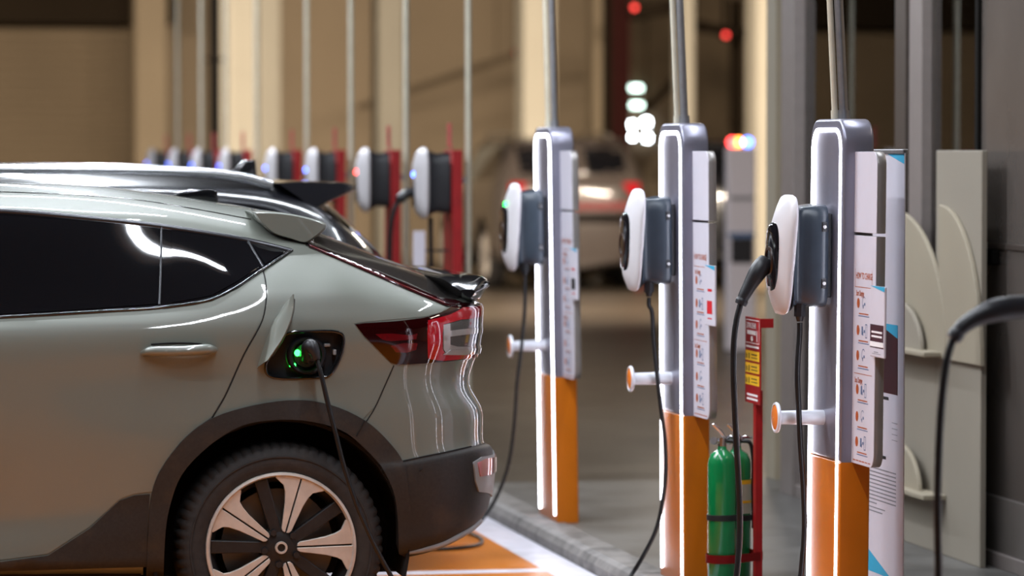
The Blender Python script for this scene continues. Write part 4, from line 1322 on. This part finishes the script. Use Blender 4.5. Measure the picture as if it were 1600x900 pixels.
    b2 = board(Z(0.743), Z(1.495), False)
    xs = .0390
    y0 = yb
    zt = Z(1.495)
    # instructions print
    num, ico, lin_o, lin_b = [], [], [], []
    fr = []
    for (xa, za, xb, zb) in ((.02, -.170, .225, -.168), (.02, -.170, .022, -.11), (.223, -.170, .225, -.11)):
        fr.append((xa, za, xb, zb))
    fr.append((.02, -.4545, .235, -.4525))
    z_items = [-.295 - .0, -.385, -.475, -.600, -.690, -.0]
    rows_ = [-.222, -.311, -.394, -.506, -.595, -.678]
    for k, zz in enumerate(rows_):
        num.append(disc(.062, zz, .017))
        ico += circle_line(.130, zz + .004, .020, .003, 40, 250) if k % 2 == 0 else [(.105, zz - .014, .122, zz + .014), (.150, zz - .022, .153, zz + .022), (.168, zz - .022, .171, zz + .022), (.150, zz + .020, .171, zz + .023), (.150, zz - .023, .171, zz - .020)]
        ico += [(.118, zz - .016, .126, zz - .004), (.132, zz - .006, .146, zz + .003)]
        lin_o.append((.070, zz - .036, .185, zz - .032))
        lin_b.append((.065, zz - .043, .195, zz - .040))
    printed('print_frame', b2, 'print_orange', fr, xs, y0, zt)
    printed('print_numbers', b2, 'print_orange', num, xs, y0, zt)
    printed('print_icons', b2, 'print_blue', ico, xs, y0, zt)
    printed('print_lines', b2, 'print_orange', lin_o, xs, y0, zt)
    printed('print_lines', b2, 'print_blue', lin_b, xs, y0, zt)
    printed('print_footer', b2, 'print_orange', [(.02 + k * .036, -.742, .02 + k * .036 + .03, -.738) for k in range(6)], xs, y0, zt)
    lettering('HOW TO CHARGE', .030, b2, 'print_orange', xs, y0 - .030, zt - .142, .78)
    lettering('Start Charging', .026, b2, 'print_orange', xs, y0 - .035, zt - .198, .62)
    lettering('Stop Charging', .026, b2, 'print_orange', xs, y0 - .030, zt - .484, .62)
    # small leaflet board hung on the outer edge
    if flyer:
        yl_ = yb - bw + .012
        z0, z1 = Z(1.108), Z(1.337)
        fb = MB().box(.026, .034, yl_ - .165, yl_, z0, z1, .003).build('leaflet_board', 'sign_white', root)
        xf = .0255
        printed('print_top', fb, 'print_cyan', [[(.0, .229), (.165, .229), (.165, .212)]], xf, yl_, z0)
        if flyer == 'maroon':
            printed('print_block', fb, 'print_maroon', [(.004, .03, .160, .105)], xf, yl_, z0)
            printed('print_bars', fb, 'print_white', [(.02, .078, .145, .084), (.02, .064, .145, .070), (.004, .034, .16, .050)], xf - .0004, yl_, z0)
            printed('print_lines', fb, 'print_grey', [(.05, .015, .10, .018), (.03, .01, .13, .012)], xf, yl_, z0)
        else:
            printed('print_block', fb, 'print_red' if flyer == 'red' else 'print_dark', [(.04, .045, .125, .095)], xf, yl_, z0)
            printed('print_lines', fb, 'print_red', [(.05, .13, .12, .14), (.05, .025, .12, .03)], xf, yl_, z0)
    # two conduits up to the ceiling slab
    top = CEIL - ISL
    dz = top - PH
    for name, x_, y_, r_, m_ in (('conduit', .056, -.01, .0155, 'galvanised'), ('slim_conduit', .028, .0, .0105, 'pipe_bright')):
        mb = MB().cyl((x_, y_, PH - .01), (x_ - dz * pole_tilt, y_, top), r_, n=16)
        mb.cyl((x_, y_, PH - .004), (x_ - .03 * pole_tilt, y_, PH + .03), r_ * 1.35, n=16)
        mb.build(name, m_, root, smooth=40)
    root.rotation_euler = (0, lean, 0)
    # cables are traced in the room and brought into the post's frame
    inv = Matrix.LocRotScale(root.location, root.rotation_euler, None).inverted()
    co = Vector((XF - .1, Yc, ISL))
    cth = thing('charging_cable', clabel, 'cable', co, 0, 'black charging cables')
    def run(name, P, r, m, sub=8):
        pts = spline([tuple(Vector(p) - co) for p in P], sub)
        return MB().tube(pts, r, 10).build(name, m, cth, smooth=60)
    g0 = Matrix.LocRotScale(root.location, root.rotation_euler, None) @ Vector((-.098, -.045, zc - .226))
    cb = run('cable', [g0, g0 + Vector((0, 0, -.03))] + cable(Yc)[(1 if gun else 0):], .0085 if gun is None else .0095, 'cable_black')
    if gun:
        hp, cp = gun(Yc)
        H = [Vector(p) for p in hp]
        H[0] = Vector((XF - .19, Yc, H[0].z))
        pts = spline([tuple(p - co) for p in H], 8)
        n_ = len(pts)
        rs = [float(np.interp(k / (n_ - 1), [0, .15, .35, .6, .85, .88, 1], [.030, .032, .030, .023, .019, .022, .020])) for k in range(n_)]
        gh = MB().tube(pts, rs, 16).build('connector', 'plug_black', cth, smooth=60)
        run('cable', [H[-1]] + cp, .0105, 'cable_black')
    return root, cth

def cab1(Yc):
    Y = Yc - .05
    P = [atY(x, y, Y) for x, y in ((820, 480), (815, 540), (808, 600), (803, 670), (794, 728), (779, 770), (760, 803), (742, 822))]
    P += [atZ(x, y, .012) for x, y in ((712, 836), (688, 838), (676, 834), (690, 830), (722, 831), (746, 838), (753, 846), (740, 853), (705, 857), (660, 858), (600, 861), (520, 866))]
    return P
def cab2(Yc):
    Y = Yc - .05
    P = [atY(x, y, Y) for x, y in ((1018, 485), (1021, 530), (1026, 580), (1033, 640), (1039, 690), (1040, 740), (1035, 785), (1025, 828), (1003, 872), (984, 902))]
    P += [atZ(x, y, .012) for x, y in ((945, 950), (870, 1000), (780, 1030), (705, 1036))]
    P += [atY(x, y, YS - o) for x, y, o in ((655, 985, .17), (632, 938, .17), (612, 902, .17), (583, 848, .17), (560, 796, .17), (540, 738, .165), (525, 680, .155), (511, 625, .145), (501, 582, .135), (494, 558, .12))]
    return P
def cab3(Yc):
    Y = Yc - .05
    P = [atY(x, y, Y) for x, y in ((1243, 520), (1246, 580), (1248, 640), (1251, 700), (1255, 760), (1257, 820), (1254, 870), (1248, 915))]
    P += [atY(1225, 965, Y), atY(1190, 990, Y - .02), atY(1165, 965, Y + .0)]
    return P
def gun3(Yc):
    hp = [atY(x, y, Yc - o) for x, y, o in ((1222, 409, .0), (1187, 421, .01), (1175, 440, .01), (1163, 462, .01), (1157, 476, .01))]
    cp = [atY(x, y, Yc - o) for x, y, o in ((1151, 500, .01), (1147, 530, .01), (1146, 580, .01), (1148, 640, .01), (1151, 700, .01), (1155, 770, .01), (1156, 830, .01), (1153, 880, .02), (1150, 920, .03), (1155, 950, .05), (1163, 965, .05))]
    return hp, cp
def gun4(Yc):
    hp = [atY(x, y, Yc - o) for x, y, o in ((1612, 478, .0), (1560, 484, .01), (1530, 494, .01), (1504, 511, .01), (1489, 530, .01))]
    cp = [atY(x, y, Yc - o) for x, y, o in ((1481, 556, .01), (1474, 600, .01), (1469, 660, .01), (1466, 730, .01), (1465, 800, .01), (1466, 870, .01), (1470, 950, .02), (1500, 1040, .03), (1560, 1075, .0))]
    return hp, cp
def cab4(Yc):
    Y = Yc - .05
    return [atY(x, y, Y) for x, y in ((1660, 600), (1664, 750), (1668, 900), (1650, 1020), (1600, 1080), (1565, 1075))]
build_post(870, 'farthest of the lit charging posts, a small green light on its charger', 'cable hanging from the farthest lit post and looping on the orange floor', -.0150, 'status_green', 'dark', cab1, .012)
_, mid_cable = build_post(1070, 'middle lit charging post, its cable running down to the green-grey car', 'cable from the middle lit post, plugged into the side of the green-grey car', -.0060, None, 'red', cab2, .036)
build_post(1310, 'nearest lit charging post, a black connector holstered in its charger', 'cable and black connector hanging from the nearest lit post', .0100, None, 'maroon', cab3, .060, gun3)
build_post(0, 'charging post cut off by the right edge, black connector arching into view', 'cable with black connector arching in from the right edge', 0, None, None, cab4, .02, gun4, yc=9.60)

# connector plugged into the car (end of the middle post's cable)
co_ = Vector(mid_cable.location)
sock = L1.cam(480, 556)[0]
P = [sock + Vector((0.004, .012, 0)), sock + Vector((.004, -.03, .004)), atY(483, 543, YS - .085), atY(487, 541, YS - .115), atY(492, 551, YS - .125), atY(495, 562, YS - .128)]
pts = spline([tuple(p - co_) for p in P], 7)
n_ = len(pts)
MB().tube(pts, [float(np.interp(k / (n_ - 1), [0, .25, .5, .75, 1], [.030, .030, .026, .020, .014])) for k in range(n_)], 16).build('vehicle_connector', 'plug_black', mid_cable, smooth=60)

# ------------------------------------------------------------------ far red charging posts
WHERE = ['nearest', 'second nearest', 'third nearest', 'fourth nearest', 'fifth nearest', 'sixth nearest', 'seventh nearest', 'farthest']
def red_post(px, k, status, first=False):
    Yc = atX(px, 290, XF - .19).y
    zs = ISL * 0
    root = thing('red_charging_post', '%s of the red charging posts in the blurred row beyond the black car' % WHERE[k], 'charging post', (XF, Yc, 0), 0, 'red charging posts beyond the black car')
    zc = 1.60
    MB().prism(rrect(.14, 0, 1.775, .01), 'x', .0, .055, .004).build('column', 'deep_red', root)
    hs = MB().rings([sup(.105, .160, zc, -.005, e=7, n=24), sup(.105, .160, zc, -.03, e=7, n=24), sup(.09, .155, zc, -.07, e=6, n=24), sup(.105, .178, zc, -.124, e=5, n=24)]).build('charger_housing', 'plug_black', root, smooth=50)
    cov = MB().rings([sup(.105, .175, zc, -.118, e=4.2, n=24), sup(.115, .190, zc, -.128, e=4, n=24), sup(.113, .188, zc, -.142, e=3.6, n=24), sup(.094, .16, zc, -.170, e=2.9, n=24), sup(.05, .11, zc, -.188, e=2.4, n=24), sup(.02, .06, zc, -.191, e=2, n=24)]).build('charger_cover', 'charger_white', root, smooth=50)
    MB().rings([sup(.05, .09, zc - .04, -.180, e=3, n=20), sup(.045, .085, zc - .04, -.193, e=3, n=20)]).build('charger_window', 'charger_glass', cov, smooth=40)
    MB().sphere((-.188, -.02, zc + .045), .017, 12, (.6, 1, 1)).build('status_light', status, cov, smooth=60)
    MB().box(-.025, -.004, -.13, -.12, 1.79, 1.915, .002).box(-.008, .0, -.13, -.12, 1.70, 1.80).build('blade_sign', 'blade_pink', root)
    MB().cyl((.105, -.02, .0), (.105, -.02, CEIL), .017, n=14).build('conduit', 'pipe_bright', root, smooth=40)
    MB().box(.05, .11, -.03, -.01, .9, .93).box(.05, .11, -.03, -.01, 1.6, 1.63).build('conduit_clamp', 'galvanised', root)
    if first:
        MB().box(-.19, -.125, -.012, -.006, 1.15, 1.345, .002).build('notice_plate', 'sign_white', root)
        MB().box(-.135, .0, -.006, .002, 1.235, 1.247).box(-.14, -.128, -.006, .0, 1.17, 1.33).build('plate_bracket', 'plug_black', root)
        P = spline([(-.19, 0, 1.55), (-.22, 0, 1.545), (-.27, 0, 1.50), (-.30, 0, 1.42), (-.315, 0, 1.2), (-.30, 0, .7), (-.25, 0, .25), (-.12, 0, .2), (-.09, 0, .8), (-.095, 0, 1.42)], 6)
        MB().tube(P, [.026 if k < 12 else .014 for k in range(len(P))], 8).build('charging_cable', 'cable_black', root, smooth=60)
    return root
for k, (px, s_) in enumerate(((645, 'status_blue'), (556, 'status_red'), (477, 'status_blue'), (414, 'status_blue'), (342, 'status_blue'), (299, 'status_blue'), (263, 'status_blue'), (229, 'status_blue'))):
    red_post(px, k, s_, k == 0)

# white post with a coloured beacon, far behind
c = atY(1157, 230, 33)
wp = thing('white_charging_post', 'tall blurred white post topped by a red and blue beacon', 'post', (c.x, 33, 0))
MB().box(-.13, .13, -.06, .06, 0, c.z, .02).build('post_body', 'sign_white', wp)
z_ = lambda py: atY(1157, py, 33).z
MB().box(-.10, .10, -.075, -.055, z_(410), z_(372), .004).build('screen', 'print_dark', wp)
MB().box(-.11, .11, -.07, -.055, z_(312), z_(306)).build('print_band', 'print_grey', wp)
MB().box(-.12, .12, -.07, -.055, z_(371), z_(363)).build('print_band', 'print_blue', wp)
for dx_, m_ in ((-.075, 'status_red'), (-.02, 'status_amber'), (.065, 'status_blue')):
    MB().sphere((dx_, 0, c.z + .045), .042, 14, (1, 1, 1.0)).build('beacon', m_, wp, smooth=60)

# ------------------------------------------------------------------ fire extinguishers and their stand
def extinguisher(px, Y, label, tag_label):
    b = atY(px, 800, Y)
    r = thing('fire_extinguisher', label, 'fire extinguisher', (b.x, Y, ISL), 0, 'green fire extinguishers')
    R = .054
    H = atY(px, 703, Y).z - ISL
    body = MB().lathe([(.001, .0), (R * .8, .0), (R, .012), (R, H - .055), (R * .95, H - .035), (R * .78, H - .014), (R * .45, H - .002), (.018, H + .004), (.016, H + .018), (.001, H + .018)], (0, 0, 0), 'z', 40).build('cylinder', 'extinguisher_green', r, smooth=45)
    MB().cyl((0, 0, H + .015), (0, 0, H + .045), .017, n=16).cyl((-.03, 0, H + .035), (.02, 0, H + .035), .010, n=12).build('valve', 'chrome', r, smooth=40)
    MB().cyl((-.03, -.004, H + .035), (-.036, -.012, H + .036), .014, n=16).build('gauge', 'galvanised', r, smooth=40)
    MB().tube([(.012, 0, H + .045), (-.005, 0, H + .07), (-.035, 0, H + .098)], [.007, .008, .006], 8).tube([(.012, 0, H + .04), (.03, 0, H + .05), (.06, 0, H + .045)], [.007, .007, .005], 8).build('lever', 'chrome', r, smooth=50)
    P = spline([(.018, -.01, H + .035), (.045, -.02, H + .03), (.060, -.015, H - .03), (.062, -.01, H - .15), (.063, -.008, H - .22), (.064, -.01, H - .30)], 6)
    MB().tube(P, .0075, 8).build('hose', 'cable_black', r, smooth=60)
    zs = atY(px, 808, Y).z - ISL
    MB().lathe([(R, zs - .011), (R + .004, zs - .010), (R + .004, zs + .010), (R, zs + .011)], (0, 0, 0), 'z', 40).build('strap', 'strap_black', r, smooth=40)
    if tag_label:
        a0, a1 = math.radians(-100), math.radians(20)
        t = bmesh.new()
        for z0, z1, in ((H - .24, H - .12),):
            A = [(math.cos(a) * (R + .0012), math.sin(a) * (R + .0012)) for a in np.linspace(a0, a1, 14)]
            g = [[t.verts.new((x, y, z)) for z in (z0, z1)] for x, y in A]
            for p, q in zip(g, g[1:]):
                t.faces.new((p[0], q[0], q[1], p[1]))
        MB().join(t).build('label_sticker', 'label_pale', r, smooth=60)
        t = bmesh.new()
        for z0, z1, in ((H - .128, H - .112), (H - .2, H - .19)):
            A = [(math.cos(a) * (R + .0018), math.sin(a) * (R + .0018)) for a in np.linspace(a0, a1, 14)]
            g = [[t.verts.new((x, y, z)) for z in (z0, z1)] for x, y in A]
            for p, q in zip(g, g[1:]):
                t.faces.new((p[0], q[0], q[1], p[1]))
        o = MB().join(t).build('label_band', 'print_yellow', r, smooth=60); o['kind'] = 'stuff'
    return r
YE = 14.08
extinguisher(1128, YE, 'front one of two green fire extinguishers on the red stand', False)
extinguisher(1151, YE + .15, 'rear green fire extinguisher with a pale sticker, half hidden by the other', True)
b = atY(1184, 800, YE + .06)
sd = thing('extinguisher_stand', 'red stand with a red and yellow instruction sign behind the extinguishers', 'sign stand', (b.x, b.y, ISL))
zt = atY(1180, 497, YE).z - ISL; zb = atY(1180, 632, YE).z - ISL
MB().box(-.014, .014, -.02, .02, 0, zb + .05, .002).build('stand_pole', 'red_steel', sd)
MB().box(-.03, .05, -.04, .04, 0, .006, .002).build('foot_plate', 'red_steel', sd)
sgn = MB().box(-.022, -.016, -.115, .115, zb, zt, .001).box(-.022, .03, -.118, -.112, zt - .035, zt).build('sign_plate', 'red_steel', sd)
xs = -.0225
hh = zt - zb
printed('print_frame', sgn, 'print_white', [(.008, hh - .012, .222, hh - .009), (.008, hh - .099, .222, hh - .096), (.008, hh - .099, .011, hh - .009), (.219, hh - .099, .222, hh - .009), (.18, hh - .09, .19, hh - .048)], xs, .115, zb)
lettering('EXTINGUISHER', .030, sgn, 'print_white', xs, .115 - .02, zb + hh - .042, .74)
printed('print_lines', sgn, 'print_white', [(.03, hh - .066, .17, hh - .05), [(.09, hh - .072), (.12, hh - .072), (.12, hh - .082), (.13, hh - .082), (.105, hh - .094), (.08, hh - .082), (.09, hh - .082)], (.01, hh - .116, .215, hh - .108), (.03, .028, .2, .036), (.03, .012, .2, .020)], xs, .115, zb)
for k in range(3):
    z0 = hh - .165 - k * .046
    pl = MB().box(xs - .0006, xs, -.108, .108, zb + z0, zb + z0 + .038).build('yellow_panel', 'print_yellow', sgn)
    printed('print_pictogram', pl, 'print_dark', [(.02, z0 + .006, .03, z0 + .026), (.035, z0 + .006, .042, z0 + .022), (.06, z0 + .006, .075, z0 + .028), (.1, z0 + .010, .2, z0 + .013), (.1, z0 + .022, .19, z0 + .026)], xs - .001, .115, zb)
# hoop holding the cylinders
e1, e2 = atY(1128, 800, YE), atY(1151, 800, YE + .15)
zr = atY(1128, 872, YE).z - ISL
def hoop(rad, z0, z1):
    C = [Vector((e1.x, e1.y, 0)), Vector((e2.x, e2.y, 0)), Vector((b.x - .0, b.y, 0))]
    pts = []
    for c_, rr_ in ((C[0], rad), (C[1], rad), (C[2], .02)):
        for k in range(36):
            a = 2 * math.pi * k / 36
            pts.append(Vector((c_.x + math.cos(a) * rr_ - b.x, c_.y + math.sin(a) * rr_ - b.y)))
    # convex hull
    P = sorted((round(p.x, 6), round(p.y, 6)) for p in pts)
    def half(Q):
        h = []
        for p in Q:
            while len(h) > 1 and (h[-1][0] - h[-2][0]) * (p[1] - h[-2][1]) - (h[-1][1] - h[-2][1]) * (p[0] - h[-2][0]) <= 0:
                h.pop()
            h.append(p)
        return h
    return half(P)[:-1] + half(P[::-1])[:-1]
hp = hoop(.061, 0, 0)
t = bmesh.new()
lo = [t.verts.new((x, y, zr - .016)) for x, y in hp]
hi = [t.verts.new((x, y, zr + .016)) for x, y in hp]
for k in range(len(hp)):
    t.faces.new((lo[k], lo[(k + 1) % len(hp)], hi[(k + 1) % len(hp)], hi[k]))
bmesh.ops.solidify(t, geom=list(t.faces), thickness=.003)
MB().join(t).build('holding_hoop', 'red_steel', sd, smooth=30)

# ------------------------------------------------------------------ banner behind the nearest post
XBN = XF + .30
y1, y0 = atX(1413, 500, XBN).y, atX(1338, 500, XBN).y
zt = atX(1400, 235, XBN).z
bn = thing('roll_up_banner', 'white roll-up banner with blue corner and dark maroon panel behind the nearest post', 'banner', (XBN, (y0 + y1) / 2, ISL))
hw = (y0 - y1) / 2
H = zt - ISL
sheet = MB().box(-.002, .002, -hw, hw, .07, H).build('banner_sheet', 'sign_white', bn)
MB().box(-.05, .05, -hw - .01, hw + .01, 0, .07, .015).build('banner_base', 'galvanised', bn)
MB().box(-.008, .012, -hw, hw, H - .012, H + .004, .003).build('top_rail', 'galvanised', bn)
MB().cyl((.02, 0, .06), (.02, 0, H - .005), .008, n=12).build('support_rod', 'galvanised', bn)
xs = -.0026
Zp = lambda py: atX(1395, py, XBN).z - ISL
Wd = 2 * hw
uu = lambda px: y0 - atX(px, 500, XBN).y
printed('print_corner', sheet, 'print_cyan', [[(uu(1379), Zp(236)), (Wd, Zp(236)), (Wd, Zp(256))]], xs, hw, 0)
printed('print_photo', sheet, 'print_maroon', [(uu(1362), Zp(616), uu(1404), Zp(508))], xs, hw, 0)
printed('print_swash', sheet, 'print_cyan', [[(uu(1362), Zp(507)), (uu(1404), Zp(507)), (uu(1404), Zp(528)), (uu(1385), Zp(516)), (uu(1362), Zp(510))]], xs - .0004, hw, 0)
printed('print_title', sheet, 'print_dark', [(uu(1375), Zp(627), uu(1390), Zp(622)), (uu(1374), Zp(721), uu(1386), Zp(716))], xs, hw, 0)
printed('print_side_note', sheet, 'print_grey', [(uu(1395), Zp(660 + 9 * k + 1), uu(1404), Zp(660 + 9 * k)) for k in range(4)], xs, hw, 0)
printed('print_paragraph', sheet, 'print_grey', [(uu(1346), Zp(738 + 6.2 * k + 2.2), uu(1402 - (30 if k == 9 else 0)), Zp(738 + 6.2 * k)) for k in range(10)] + [(uu(1346), Zp(803 + 6 * k), uu(1385 - 4 * k), Zp(801 + 6 * k)) for k in range(2)], xs, hw, 0)
printed('print_wave', sheet, 'print_cyan', [[(uu(1344), Zp(858)), (uu(1360), Zp(872)), (uu(1395), Zp(905)), (uu(1344), Zp(905))]], xs, hw, 0)
